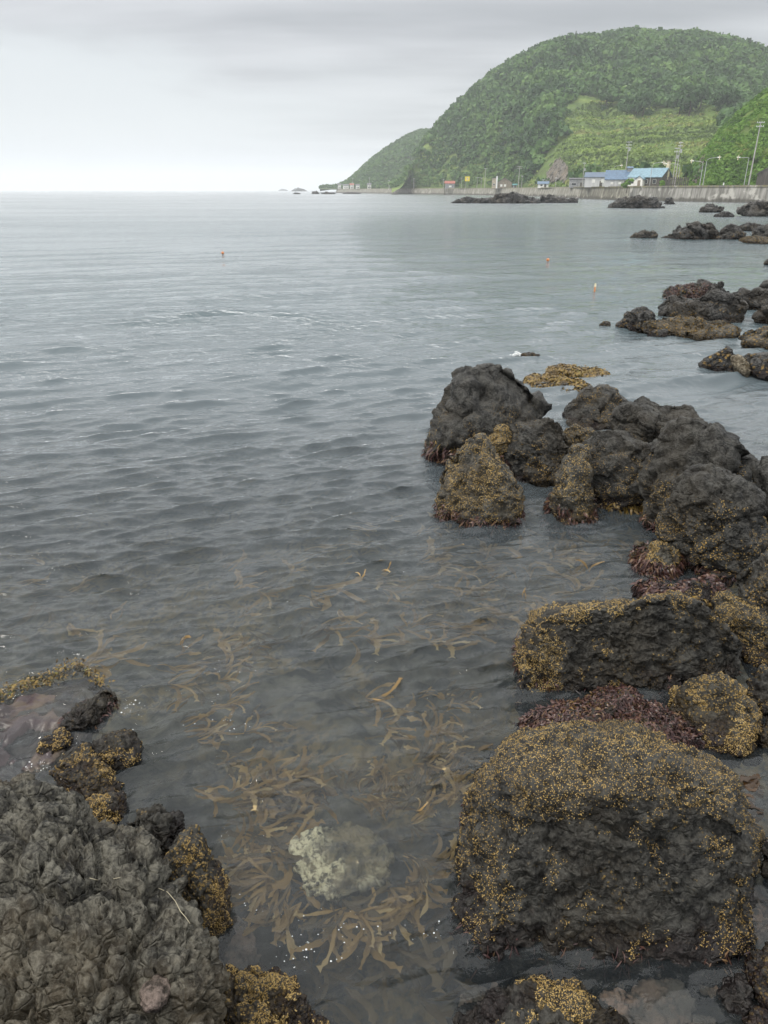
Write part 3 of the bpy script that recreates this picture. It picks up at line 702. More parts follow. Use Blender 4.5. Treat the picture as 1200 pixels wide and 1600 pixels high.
# ---- bottom edge
rock('boulder', 'domed boulder with a band of barnacles, in front of the biggest boulder', [dict(poly=[(700,1600),(736,1572),(793,1546),(806,1538),(862,1535),(914,1542),(940,1568),(975,1590),(1000,1612),(1010,1690),(860,1740),(700,1700)], wl=(715, 1594), T=.55, tilt=.5, res=7, ext=.0, style='block', seed=24)], 'near_basalt', 'boulder',
     barn=dict(n=52000, zmax=2, thr=.14, seed=24, r=(.0017, .0038)))
rock('boulder', 'flat topped boulder coated in tan barnacles beside the rugged lava outcrop', [dict(poly=[(338,1600),(345,1534),(355,1523),(390,1518),(435,1520),(456,1530),(467,1551),(477,1583),(515,1604),(545,1660),(450,1730),(340,1700)], wl=(482, 1588), T=.55, tilt=.5, res=7, ext=0, style='block', seed=26)], 'barnacle_rock', 'boulder',
     barn=dict(n=56000, zmax=2, thr=-.02, seed=26, r=(.0017, .0038)))
rock('rock', 'small wet black stone in front of the biggest boulder', [dict(poly=[(1122,1551),(1135,1533),(1157,1529),(1174,1546),(1176,1572),(1161,1590),(1135,1577)], T=.8, res=5, ext=.3, style='block', seed=27)], 'near_basalt')
rock('rock', 'brown rounded stone beside the small wet black stone', [dict(poly=[(1168,1505),(1185,1488),(1230,1470),(1245,1580),(1200,1590),(1178,1565)], T=.8, res=5, ext=.3, style='boulder', seed=28)], 'barnacle_rock')
rock('rock', 'olive stone in the bottom corner below the brown stone', [dict(poly=[(1160,1606),(1170,1588),(1215,1570),(1245,1640),(1200,1690),(1160,1670)], wl=(1165, 1612), T=.7, res=5, ext=0, style='boulder', seed=29)], 'barnacle_rock')
# ---- the lava outcrop the photographer looks over
A_POLY = [(-220,1250),(-100,1232),(-10,1222),(21,1219),(45,1211),(63,1212),(70,1226),(112,1240),(140,1251),(150,1279),(178,1288),(225,1290),(245,1328),(259,1356),(297,1405),(315,1450),(332,1468),(331,1496),(345,1531),(341,1562),(338,1620),(330,1760),(250,1900),(0,1950),(-220,1900)]
oA, vA, fA = rock('lava_outcrop', 'rugged grey brown lava outcrop, dry and clodded, filling the near corner', [dict(poly=A_POLY, cuts=0, T=.30, tilt=.70, p=3.2, res=7, ext=0, back=1.6, style='lava', seed=30, zpl=.42, c=(60, 1560))], 'dry_lava', 'outcrop')
rock('rock', 'jagged black spike of rock at the edge of the lava outcrop', [dict(poly=[(210,1284),(224,1275),(245,1272),(262,1270),(281,1274),(283,1300),(264,1335),(250,1345),(230,1320)], wl=(262, 1345), T=.9, res=6, ext=.5, style='block', seed=31, amp=1.8)], 'near_basalt')
rock('rock', 'barnacled ledge running down the side of the lava outcrop', [dict(poly=[(259,1356),(266,1335),(290,1310),(297,1290),(311,1293),(315,1328),(336,1356),(350,1370),(359,1405),(357,1436),(350,1464),(332,1476),(308,1440),(280,1390)], wl=(355, 1450), T=.9, tilt=.3, res=6, ext=.2, style='block', seed=32)], 'barnacle_rock',
     barn=dict(n=26000, zmax=2, thr=.12, seed=32, r=(.0017, .0038)))
rock('rock', 'twin lobed rock jutting into the sea beyond the lava outcrop', [dict(poly=[(80,1198),(95,1187),(115,1173),(143,1166),(168,1152),(196,1148),(213,1151),(220,1173),(224,1189),(200,1200),(170,1208),(120,1212)], wl=(210, 1197), T=.6, tilt=.4, res=6, ext=.3, style='block', seed=33)], 'near_basalt', barn=dict(n=7000, zmax=2, thr=.08, seed=33))
rock('rock', 'brown lumpy rock between the twin lobed rock and the lava outcrop', [dict(poly=[(84,1205),(100,1188),(150,1178),(168,1200),(182,1225),(190,1238),(182,1252),(150,1250),(120,1240),(95,1225)], wl=(183, 1248), T=.6, tilt=.4, res=6, ext=.3, style='block', seed=34)], 'barnacle_rock', barn=dict(n=7000, zmax=2, thr=.08, seed=34))
rock('rock', 'barnacled block against the back of the lava outcrop', [dict(poly=[(140,1252),(170,1240),(190,1240),(196,1265),(199,1285),(175,1296),(150,1290)], wl=(195, 1286), T=.8, tilt=.2, res=5, ext=.4, style='block', seed=35)], 'barnacle_rock', barn=dict(n=5000, zmax=2, thr=-.05, seed=35))
rock('rock', 'pebble shaped rock standing in the purple tide pool', [dict(poly=[(62,1163),(75,1149),(91,1139),(108,1142),(112,1156),(95,1170),(75,1177),(64,1172)], T=.8, tilt=.2, res=5, ext=.35, style='boulder', seed=36)], 'near_basalt', barn=dict(n=2500, zmax=2, thr=.05, seed=36))
rock('rock', 'dark ridge of rock at the mouth of the purple tide pool', [dict(poly=[(98,1132),(115,1110),(140,1096),(161,1080),(178,1082),(180,1096),(158,1112),(144,1135),(126,1147),(108,1142)], wl=(135, 1142), T=.8, tilt=.2, res=6, ext=.3, style='block', seed=37)], 'near_basalt', weed=dict(n=900, zlo=-.06, zhi=.03, length=.03, width=.004, seed=37))
# ---- just under the surface
def sunken(name, label, poly, ztop, mat, T=.25, seed=0, res=6, style='block', group=None):
    v, f = blob(poly, cuts=0, T=T, tilt=1.0, p=2.6, res=res, ext=0, back=2.0, style=style, seed=seed, zpl=0.0)
    top = np.percentile(v[:, 2], 99.5); v[:, 2] += ztop - top
    org = np.array([v[:, 0].mean(), v[:, 1].mean(), v[:, 2].min()])
    o = mesh_obj(name, v - org, f, MATS[mat]); o.location = org
    return tag(o, label, 'rock', group)
sunken('sunken_rock', 'white crusted rock just under the water in the kelp', [(455,1335),(458,1305),(480,1282),(530,1276),(580,1280),(605,1305),(612,1335),(600,1365),(560,1380),(520,1390),(480,1378)], -.008, 'white_crust_rock', T=.13, seed=41)
sunken('reef_shelf', 'purple brown flat shelf awash under the tide pool', [(-200,1110),(-40,1092),(30,1078),(70,1062),(115,1045),(140,1048),(172,1072),(180,1085),(150,1112),(125,1150),(75,1190),(40,1215),(-60,1240),(-200,1240)], 0.022, 'purple_reef', T=.12, seed=42)
for k, (poly, z, lab) in enumerate([
    ([(985,1545),(995,1515),(1030,1500),(1075,1508),(1095,1535),(1085,1570),(1040,1590),(1000,1580)], -.07, 'grey pink sunken stone in front of the biggest boulder'),
    ([(930,1540),(950,1512),(985,1515),(990,1560),(975,1600),(945,1590)], -.12, 'narrow pinkish sunken stone beside the domed barnacle boulder'),
    ([(725,1540),(735,1515),(775,1510),(800,1530),(780,1550),(745,1560)], -.10, 'pale sunken stone next to the domed barnacle boulder'),
    ([(1090,1600),(1080,1580),(1100,1560),(1130,1580),(1160,1600),(1150,1640),(1100,1640)], -.08, 'sunken stone in the shallows below the small wet black stone'),
    ([(1100,1180),(1150,1178),(1190,1200),(1185,1260),(1160,1245),(1130,1200)], -.16, 'sunken stone in the pool right of the biggest boulder'),
    ([(1172,1370),(1185,1360),(1215,1380),(1220,1440),(1180,1450)], -.08, 'pink sunken stone near the black stone in the kelp pool'),
    ([(345,1425),(362,1412),(392,1425),(398,1470),(375,1500),(350,1490)], -.09, 'mottled sunken ledge under the barnacled lava ledge'),
    ([(1160,1500),(1120,1495),(1100,1510),(1120,1530),(1160,1525)], -.1, 'pinkish sunken slab under the corner of the biggest boulder')]):
    sunken('sunken_rock', lab, poly, z, 'coralline_rock', seed=50 + k, res=5)

# ---- the reefs further out
def small(name, label, poly, mat='reef_basalt', T=.9, res=5, style='reef', seed=0, ext=.6, tilt=0.0, wl=None, **k):
    return rock(name, label, [dict(poly=poly, T=T, res=res, style=style, seed=seed, ext=ext, tilt=tilt, wl=wl, p=2.3)], mat, **k)
small('reef_rock', 'maroon sided rock at the back of the middle reef', [(1040,459),(1047,452),(1064,450),(1084,445),(1104,444),(1108,456),(1098,465),(1075,468),(1053,466)], seed=61, weed=dict(n=5000, zlo=-.1, zhi=.45, length=.06, width=.010, seed=61))
small('reef_rock', 'broad dark hump, highest rock of the middle reef', [(1030,490),(1041,476),(1064,470),(1087,467),(1107,453),(1115,445),(1125,447),(1130,457),(1149,462),(1162,474),(1162,486),(1143,495),(1115,502),(1087,500),(1058,500),(1036,496)], res=6, seed=62, T=.7)
small('reef_rock', 'dark knob at the seaward tip of the middle reef', [(969,506),(979,496),(993,486),(1007,484),(1019,493),(1024,504),(1019,513),(999,516),(979,514)], seed=63)
small('reef_ledge', 'low ochre ledge along the front of the middle reef', [(985,510),(1030,500),(1058,498),(1115,503),(1146,507),(1157,518),(1143,527),(1104,531),(1058,525),(1024,520)], 'ochre_reef', T=.35, res=6, seed=64, ext=.15, tilt=.7)
small('reef_rock', 'wet stone awash before the low ochre ledge', [(1013,523),(1027,516),(1044,516),(1042,524),(1024,527)], T=.6, seed=65, ext=.3, tilt=.3)
small('reef_rock', 'rock at the landward end of the middle reef', [(1143,464),(1160,452),(1169,456),(1186,453),(1230,455),(1232,482),(1166,484),(1152,475)], seed=66)
small('reef_rock', 'dark stone beside the inner pool of the middle reef', [(1177,493),(1186,481),(1225,470),(1232,505),(1183,501)], seed=67)
small('reef_ledge', 'ochre shelf reaching the picture edge below the middle reef', [(1158,520),(1186,515),(1235,514),(1240,552),(1172,545),(1160,535)], 'ochre_reef', T=.35, seed=68, ext=.15, tilt=.7)
small('reef_rock', 'olive pyramid rock standing nearer than the middle reef', [(1090,568),(1106,561),(1121,550),(1138,546),(1149,555),(1153,573),(1143,583),(1123,582),(1112,576)], seed=69, style='strata')
small('reef_rock', 'pale tan rock leaning on the olive pyramid rock', [(1143,558),(1160,558),(1172,572),(1178,583),(1166,588),(1152,585)], 'tan_rock', seed=70, style='strata')
small('reef_rock', 'dark stones at the picture edge beside the pale tan rock', [(1166,563),(1182,556),(1225,556),(1230,590),(1189,588),(1172,577)], seed=71, style='strata')
small('reef_ledge', 'far strip of yellow weed covered rock awash behind the tallest boulder', [(853,577),(880,573),(915,576),(952,585),(948,593),(910,588),(870,584)], 'ochre_reef', T=.14, seed=72, ext=.1, tilt=.9, weed=dict(n=5000, zlo=-.03, zhi=1, mat='ochre_weed', length=.05, width=.012, seed=72, thr=-.6, name='ochre_seaweed'))
small('reef_ledge', 'near patch of yellow weed covered rock awash beside the tallest boulder', [(820,597),(835,589),(860,588),(895,595),(928,603),(900,612),(850,611),(826,607)], 'ochre_reef', T=.14, seed=73, ext=.1, tilt=.9, weed=dict(n=5000, zlo=-.03, zhi=1, mat='ochre_weed', length=.05, width=.012, seed=73, thr=-.6, name='ochre_seaweed'))
small('reef_rock', 'little weedy rock where a wave splashes white', [(812,557),(820,554),(832,554),(844,557),(828,559)], 'ochre_reef', T=.4, res=4, seed=74, ext=.2, tilt=.6)
small('reef_rock', 'scrap of weedy rock awash out past the middle reef tip', [(938,508),(944,504),(950,505),(952,509),(945,510)], 'ochre_reef', T=.4, res=4, seed=75, ext=.2, tilt=.4)
small('reef_rock', 'isolated low rock at the seaward end of the second reef', [(983,371),(993,365),(1007,361),(1024,364),(1027,370),(1013,372.5),(990,372.5)], seed=76)
small('reef_rock', 'longest rock of the second reef, brown along the water', [(1030,372),(1053,362),(1075,355),(1095,351),(1109,354),(1122,360),(1122,371),(1092,374),(1064,374),(1041,374)], seed=77, res=6, style='far')
small('reef_rock', 'peaked rock beyond the channel in the second reef', [(1126,371),(1129,357),(1138,351),(1155,357),(1165,365),(1160,372),(1143,374)], seed=78)
small('reef_rock', 'small hump behind the peaked rock of the second reef', [(1157,356),(1169,348),(1189,351),(1191,359),(1172,361)], seed=79)
small('reef_rock', 'dark rock ending the second reef at the picture edge', [(1174,368),(1180,357),(1215,350),(1228,372),(1190,374)], seed=80)
small('reef_ledge', 'low ochre apron in front of the second reef', [(1149,376),(1166,371),(1215,371),(1220,382),(1172,380)], 'ochre_reef', T=.3, seed=81, ext=.2, tilt=.6)
small('reef_rock', 'tiny rock at the picture edge before the second reef', [(1193,408),(1197,405),(1215,402),(1218,414),(1196,413)], seed=82, res=4)
small('reef_rock', 'dark stones at the picture edge behind the middle reef', [(1188,448),(1195,440),(1220,436),(1222,451),(1195,451)], seed=83, res=4)
small('reef_rock', 'rounded rock off the foot of the seawall', [(1091,330),(1104,322),(1121,322),(1130,328),(1115,332)], 'far_basalt', seed=84, style='far')
small('reef_rock', 'flat rock barely above water off the seawall', [(1112,337),(1132,333),(1150,337),(1132,339)], 'far_basalt', seed=85, style='far', T=.4)
small('reef_rock', 'large rock off the seawall at the picture edge', [(1152,331),(1163,322),(1183,316),(1215,316),(1225,338),(1180,338)], 'far_basalt', seed=86, style='far')
small('reef_rock', 'long dark island of rock below the mossy seawall', [(947,324),(960,316),(987,311),(997,307.5),(1013,311),(1029,316),(1030,321),(1045,324),(1013,325.5),(960,325.5)], 'far_basalt', seed=87, style='far', res=6)
small('reef_rock', 'square dark rock standing before the seawall', [(1038,319),(1040,310),(1050,309),(1054,318)], 'far_basalt', seed=88, style='far')
small('reef_rock', 'seaward tip of the far reef below the grey house', [(702,317),(712,312.5),(728,308.5),(736,307.5),(743,313),(740,317.5)], 'far_basalt', seed=89, style='far')
small('reef_rock', 'low middle of the far reef below the grey house', [(734,317.5),(745,312),(770,310.5),(779,317)], 'far_basalt', seed=90, style='far')
small('reef_rock', 'highest lump of the far reef below the grey house', [(770,317.5),(775,305.5),(795,303.5),(815,305),(835,310),(844,315),(820,317.7)], 'far_basalt', seed=91, style='far', res=6)
small('reef_rock', 'landward lump of the far reef toward the mossy seawall', [(840,316),(845,309),(860,306),(875,309),(895,311),(905,315.5),(870,317)], 'far_basalt', seed=92, style='far')
small('reef_rock', 'dark stone between far reef and seawall', [(848,305),(857,300.5),(866,305)], 'far_basalt', seed=93, style='far', res=4)
for k, (x0, x1, y0, y1) in enumerate([(434, 451, 295.2, 298.2), (454, 482, 293.5, 299), (486, 501, 298.3, 303), (499, 528, 300.3, 303.3), (523, 548, 296, 300.5), (528, 573, 300.6, 303), (457, 471, 301, 303.3)]):
    xm = (x0 + x1) / 2
    small('headland_rock', 'low black rock off the tip of the headland', [(x0, y1 - .6), (x0 + (x1 - x0) * .2, y0 + (y1 - y0) * .4), (xm - (x1 - x0) * .1, y0), (xm + (x1 - x0) * .2, y0 + (y1 - y0) * .3), (x1, y1 - .6), (xm, y1)], 'far_basalt', seed=100 + k, style='far', res=4, T=.6, group='low rocks off the headland')
rr = random.Random(3)
for k in range(34):                              # rubble along the foot of the far seawall and the pale tip of rocks
    pale = k >= 18
    x = rr.uniform(872, 906) if pale else rr.uniform(735, 800); y = rr.uniform(300.5, 311.5) if pale else rr.uniform(300.5, 304.5); w = rr.uniform(2.0, 4.2) if pale else rr.uniform(2.5, 6); h = rr.uniform(2.2, 4.5)
    small('rubble_rock', 'pale block tipped at the corner of the mossy seawall' if pale else 'rubble block piled below the grey house', [(x - w, y), (x - w * .7, y - h * .7), (x - w * .1, y - h), (x + w * .6, y - h * .75), (x + w, y - h * .1), (x + w * .3, y + .4)], 'pale_rubble' if pale or k % 3 == 0 else 'far_basalt',
          seed=120 + k, style='far', res=3, T=.8, group='pale blocks at the seawall corner' if pale else 'rubble below the grey house')

# ================================================================== weed, kelp, foam, cords
def weed_ridge():
    rng = np.random.default_rng(21); pts = []
    line = [(-20, 1092), (25, 1080), (60, 1066), (95, 1052), (125, 1040), (140, 1052), (168, 1072)]
    for k in range(900):
        s = rng.random() * 5.99; i = int(s); u = s - i
        a, b = line[i], line[i + 1]
        if rng.random() < (0.0 if i < 4 else .5): continue
        q = on_z(a[0] + (b[0] - a[0]) * u + rng.normal() * 6, a[1] + (b[1] - a[1]) * u + rng.normal() * 4.5)
        q[2] = -.02 + .05 * rng.random() + .03 * math.sin(s * 9); pts.append(q)
    p = np.array(pts); m = rng.normal(size=p.shape) * .5 + (0, 0, 1); m /= np.linalg.norm(m, axis=1)[:, None]
    V, Fc, k = strands(p, m, rng, .024, .005, .5)
    o = mesh_obj('seaweed_clump', V, Fc, MATS['ochre_weed'], None, True, {'tint': np.repeat(np.clip(rng.random(len(p)) * .9 + .3 * fbm(p * 4, 2), 0, 1), k)})
    tag(o, 'orange brown rockweed along the rim of the tide pool', 'seaweed', kind='stuff')
weed_ridge()

def blade_mesh(rng, L, Wd, bend, n=15):
    rows = []
    curve = 0.0; x = y = 0.0; wob = rng.random() * 6; wa = rng.uniform(.1, .25)
    for i in range(n):
        t = i / (n - 1)
        w = Wd * (.22 + 1.15 * t ** .8) * (1 + .30 * math.sin(t * 9 + wob) + .22 * rng.normal()) * (1.0 if t < .86 else (.75, .35)[i % 2])
        a = bend * t + .35 * math.sin(t * 4 + wob); x += math.cos(a) * L / n; y += math.sin(a) * L / n
        z = .02 * math.sin(t * 5 + wob) * L * 2
        nx, ny = -math.sin(a), math.cos(a)
        rows += [(x - nx * w, y - ny * w, z - w * wa * math.sin(t * 11 + wob)), (x, y, z + w * .15), (x + nx * w, y + ny * w, z + w * wa * math.sin(t * 13 + wob))]
    f = [(3 * i + j, 3 * i + j + 1, 3 * i + j + 4, 3 * i + j + 3) for i in range(n - 1) for j in (0, 1)]
    return np.array(rows), np.array(f)
PROTO = []
def make_proto(mat, nb, L, Wd, spread, seed):
    rng = np.random.default_rng(seed); out = []
    for b in range(nb):
        v, f = blade_mesh(rng, L * rng.uniform(.55, 1.2), Wd * rng.uniform(.6, 1.25), rng.normal() * .9)
        a = rng.normal() * spread; c, s = math.cos(a), math.sin(a)
        v = v @ np.array([[c, s, 0], [-s, c, 0], [0, 0, 1]]); v[:, 2] += rng.uniform(-.03, .012)
        me = bpy.data.meshes.new('blade'); me.from_pydata([tuple(map(float, q)) for q in v], [], [tuple(map(int, q)) for q in f])
        me.polygons.foreach_set('use_smooth', np.ones(len(f), bool))
        t = me.attributes.new('tint', 'FLOAT', 'POINT'); base = rng.random() * .7; t.data.foreach_set('value', np.clip(base + .35 * np.linspace(0, 1, len(v)), 0, 1).astype(np.float32))
        me.materials.append(MATS[mat]); out.append(me)
    return out
for k in range(14): PROTO.append(make_proto('kelp_blade' if k % 5 < 3 else 'dim_olive_kelp_blade', 3 + k % 4, .26, .0118, .30, 300 + k))
LONG = [make_proto('dim_olive_kelp_blade', 4, .30, .014, .45, 330 + k) for k in range(4)]  # deep fronds: underwater dimming put into the blade colour
DARK = [make_proto('dark_kelp_blade', 5, .13, .018, 1.2, 350 + k) for k in range(2)]
def kelp(px, py, z, rz, protos, label, group, scale=1.0, tip=0.0):
    q = on_z(px, py, z)
    o = empty('kelp_plant', q, rz); o.rotation_euler = (random.gauss(0, .08), -tip + random.gauss(0, .05), rz); o.scale = (scale,) * 3
    tag(o, label, 'kelp', group)
    for me in protos:
        c = bpy.data.objects.new('blade', me); COL.objects.link(c); c.parent = o
    return o
rk = random.Random(12)
def band(n, box, zr, protos, label, group, ang, spread=.6, scale=(.8, 1.2), tip=0.0):
    for _ in range(n):
        kelp(rk.uniform(box[0], box[2]), rk.uniform(box[1], box[3]), rk.uniform(*zr), ang + rk.gauss(0, spread), rk.choice(protos), label, group, rk.uniform(*scale), tip)
# ring of fronds round the white crusted rock
for k in range(84):
    a = rk.uniform(0, 6.283); r = rk.uniform(.98, 1.75)
    kelp(532 + 92 * r * math.cos(a), 1330 + 66 * r * math.sin(a), rk.uniform(-.16, -.03), -a + rk.gauss(0, .7), rk.choice(PROTO), 'tan kelp fronds fanning round the white crusted sunken rock', 'kelp round the white crusted rock', rk.uniform(.7, 1.15))
band(26, (640, 1180, 715, 1260), (-.09, -.02), PROTO, 'pale kelp tips beside the biggest boulder', 'kelp beside the biggest boulder', .7, .4, (.7, 1.1))
band(24, (350, 1220, 450, 1340), (-.11, -.04), PROTO, 'broad amber kelp near the jagged black spike', 'amber kelp near the black spike', .3, .6, (.9, 1.4))
band(14, (480, 1430, 690, 1580), (-.30, -.14), LONG, 'long dim kelp deep in the water between the boulders', 'deep kelp between the near boulders', .9, .5, (.8, 1.3))
band(30, (200, 1000, 420, 1230), (-.15, -.05), PROTO, 'loose kelp streaming past the tide pool', 'kelp off the tide pool', .35, .6, (.8, 1.3))
band(72, (420, 800, 900, 1010), (-.15, -.05), PROTO, 'scattered kelp under the rippled cove', 'kelp in the middle of the cove', .3, .7, (.9, 1.8))
band(44, (640, 830, 985, 940), (-.14, -.05), PROTO, 'kelp under calm water inside the point', 'kelp inside the point', .4, .6, (.9, 1.7))
band(26, (0, 860, 420, 1040), (-.17, -.06), PROTO, 'kelp under the waves beyond the tide pool', 'kelp beyond the tide pool', .3, .7, (1.0, 1.8))
band(16, (560, 1080, 720, 1180), (-.2, -.04), PROTO, 'drab kelp off the black oblong boulder', 'kelp off the black boulder', .5, .8, (.9, 1.5))
for (px, py, s, lab) in [(596, 893, 1.0, 'upright amber kelp tip poking out of the cove'), (562, 905, 1.0, 'curled kelp blade breaking the surface of the cove'), (818, 937, .7, 'small kelp tip standing off the black oblong boulder'), (922, 897, 1.2, 'orange kelp bunch floating off the maroon weed rock'), (648, 1268, .9, 'orange kelp tip above the white crusted rock'), (282, 1010, .8, 'kelp tip beyond the tide pool mouth')]:
    o = kelp(px, py, -.01, rk.uniform(.3, 1.6), PROTO[rk.choice((0, 1, 5, 6, 10, 11))][:2], lab, None, s * .6, .7)
for k, (px, py) in enumerate([(1165, 1225), (1185, 1215), (1180, 1250), (1196, 1270)]):
    kelp(px, py, .01, rk.uniform(0, 6), DARK[k % 2], 'glossy dark kelp floating in the pool beside the biggest boulder', 'dark kelp in the pool', 1.0)

def foam():
    rng = np.random.default_rng(31); V, Fc, b = [], [], 0
    spots = [((400, 1410), (60, 25), 26), ((470, 1490), (45, 22), 60), ((540, 1450), (70, 22), 40), ((680, 1455), (18, 22), 26), ((205, 1100), (18, 16), 70), ((345, 1135), (40, 14), 26), ((60, 1195), (22, 8), 40),
             ((110, 1170), (24, 14), 60), ((330, 1060), (70, 25), 30), ((600, 900), (120, 40), 16), ((715, 1090), (60, 60), 14), ((365, 1130), (12, 8), 10), ((300, 1430), (30, 20), 8)]
    n8 = 8; ang = np.arange(n8) * 2 * math.pi / n8
    for (cx, cyp), (sx, sy), n in spots:
        for _ in range(int(n * .4)):
            q = on_z(cx + rng.normal() * sx * .7, cyp + rng.normal() * sy * .7, .006)
            r = rng.uniform(.0010, .0038) * (1.6 if rng.random() < .12 else 1); e = rng.uniform(.35, 1)
            ring = np.stack([r * np.cos(ang), r * e * np.sin(ang), 0 * ang], 1)
            V += [q + ring, q + ring * .65 + (0, 0, r * .5), (q + (0, 0, r * .7))[None]]
            for k in range(n8):
                k2 = (k + 1) % n8
                Fc += [(b + k, b + k2, b + n8 + k2), (b + k, b + n8 + k2, b + n8 + k), (b + n8 + k, b + n8 + k2, b + 2 * n8)]
            b += 2 * n8 + 1
    o = mesh_obj('foam', np.concatenate(V), np.array(Fc), MATS['white_foam'])
    tag(o, 'flecks of white foam and bubbles on the water', 'foam', kind='stuff')
    rng = np.random.default_rng(33); V, Fc = [], []                  # the one breaking splash
    p = np.array([on_z(808 + rng.normal() * 5, 556 + rng.normal() * .8) for _ in range(160)]); p[:, 2] = np.abs(rng.normal(size=160)) * .05 * np.exp(-((proj(p)[:, 0] - 808) / 5) ** 2) + .01
    v0, f0 = ico(1)
    V = (p[:, None] + v0[None] * (rng.uniform(.003, .012, 160))[:, None, None]).reshape(-1, 3); Fc = (f0[None] + (np.arange(160) * len(v0))[:, None, None]).reshape(-1, 3)
    tag(mesh_obj('splash', V, Fc, MATS['white_foam']), 'white splash breaking over the little weedy rock', 'splash', kind='stuff')
foam()

def surface_z(v, px, py):
    d = rays((px, py))[0]; w = v - EYE; t = w @ d; off = np.linalg.norm(w - t[:, None] * d, axis=1)
    near = off < .012; tt = t[near].min() if near.any() else t[off.argmin()]
    return EYE + d * (tt - .006)
for pts, lab in [([(140, 1372), (152, 1375), (165, 1375), (178, 1373), (188, 1371)], 'pale scrap of cord lying across the lava outcrop'), ([(248, 1388), (262, 1394), (274, 1408), (282, 1424), (290, 1433), (297, 1443)], 'thin pale cord trailing down the edge of the lava outcrop')]:
    P_ = [surface_z(vA, *q) for q in pts]
    o = MB().tube(P_, .0013, 6).build('cord', MATS['rope'], None, True); tag(o, lab, 'cord')
q = surface_z(vA, 242, 1548); nv0, nf0 = ico(4)
v = nv0 * (.045, .055, .026); v = v + vnormals(v, nf0) * (.010 * (ridged(v * 22, 3)))[:, None]
o = mesh_obj('loose_stone', v, nf0, MATS['pink_rock']); o.location = q - np.array([0, 0, .012]); tag(o, 'reddish pink stone set in the lava outcrop', 'stone')

# buoys
def buoy(px, py, r, label):
    c = on_z(px, py, .05); e = empty('buoy', c); tag(e, label, 'buoy')
    v, f = ico(3); v = v * (r, r, r * .95); v[:, 2] += r * .35; mesh_obj('float', v, f, MATS['orange_plastic'], e)
    MB().tube([(0, 0, r * 1.1), (0, 0, r * 1.75)], r * .16, 8).build('eyelet', MATS['black_paint'], e)
    return e
buoy(348, 396, .075, 'round orange buoy alone far out on the open water')
buoy(856, 407, .075, 'orange buoy floating off the second reef')
e = empty('marker_float', on_z(929, 456)); tag(e, 'thin upright marker float off the middle reef', 'float')
MB().tube([(0, 0, -.2), (0, 0, .16)], .03, 8, .025).build('stick', MATS['orange_plastic'], e); MB().tube([(0, 0, .16), (0, 0, .26)], .04, 8, .025).build('cap', MATS['cream_paint'], e)

# ================================================================== the far shore
WALL = [(1300, 319.0), (1200, 317.0), (1100, 315.4), (1040, 314.2), (981, 313.0), (930, 311.2), (905, 310.0), (850, 307.2), (780, 305.3), (720, 304.3), (640, 303.3), (560, 301.9), (525, 301.2)]
WP = np.array([on_z(*w)[:2] for w in WALL])
WAZ = np.arctan2(WP[:, 0], WP[:, 1]); WR = np.hypot(WP[:, 0], WP[:, 1])
def wall_r(az): return np.interp(az, WAZ[::-1], WR[::-1])
def az_of(px): return math.atan((px - 600) / F_PX * math.cos(PITCH))
GZ = 3.95                                        # level of the coast road

def seawall(name, label, i0, i1, mat, top=4.2, batter=.35, lip=True):
    pts = WP[i0:i1 + 1]; n = len(pts); prof = [(0.0, -1.5), (0.0, 0.0), (batter, top - .5)]
    prof += [(batter - .18, top - .45), (batter - .18, top), (batter + .5, top), (batter + .5, GZ - 1.0)] if lip else [(batter + .1, top), (batter + .5, top), (batter + .5, GZ - 1)]
    V = []
    for i in range(n):
        t = pts[min(i + 1, n - 1)] - pts[max(i - 1, 0)]; t /= np.linalg.norm(t); nr = np.array([t[1], -t[0]])
        if nr @ pts[i] < 0: nr = -nr
        V += [(pts[i][0] + nr[0] * o, pts[i][1] + nr[1] * o, z) for o, z in prof]
    k = len(prof); f = [(i * k + j, i * k + j + 1, (i + 1) * k + j + 1, (i + 1) * k + j) for i in range(n - 1) for j in range(k - 1)] + [tuple(range(k)), tuple((n - 1) * k + j for j in range(k))][::1]
    o = mesh_obj(name, V, f, MATS[mat], None, False); tag(o, label, 'seawall'); return o
seawall('seawall', 'tall streaked concrete seawall below the blue roofed houses', 0, 4, 'weathered_concrete')
seawall('seawall', 'dark mossy stretch of seawall with yellow lichen', 4, 6, 'mossy_concrete', 4.15, .6)
seawall('seawall', 'long low far seawall running out to the headland', 6, 12, 'old_concrete', 4.3, .9, False)
def shore_ground():
    az = np.linspace(WAZ.min() - .02, WAZ.max() + .0, 160); r = wall_r(az); V = []
    for a, q in zip(az, r):
        for d in (.45, 6, 30, 60): V.append(((q + d) * math.sin(a), (q + d) * math.cos(a), GZ))
    f = [(i * 4 + j, i * 4 + j + 1, (i + 1) * 4 + j + 1, (i + 1) * 4 + j) for i in range(159) for j in range(3)]
    tag(mesh_obj('coast_ground', V, f, MATS['shore_earth']), kind='structure')
    V = []
    for a, q in zip(az, r):
        for d in (2.0, 7.5): V.append(((q + d) * math.sin(a), (q + d) * math.cos(a), GZ + .05))
    tag(mesh_obj('coast_road', V, [(i * 2, i * 2 + 1, i * 2 + 3, i * 2 + 2) for i in range(159)], MATS['road_asphalt']), kind='structure')
shore_ground()

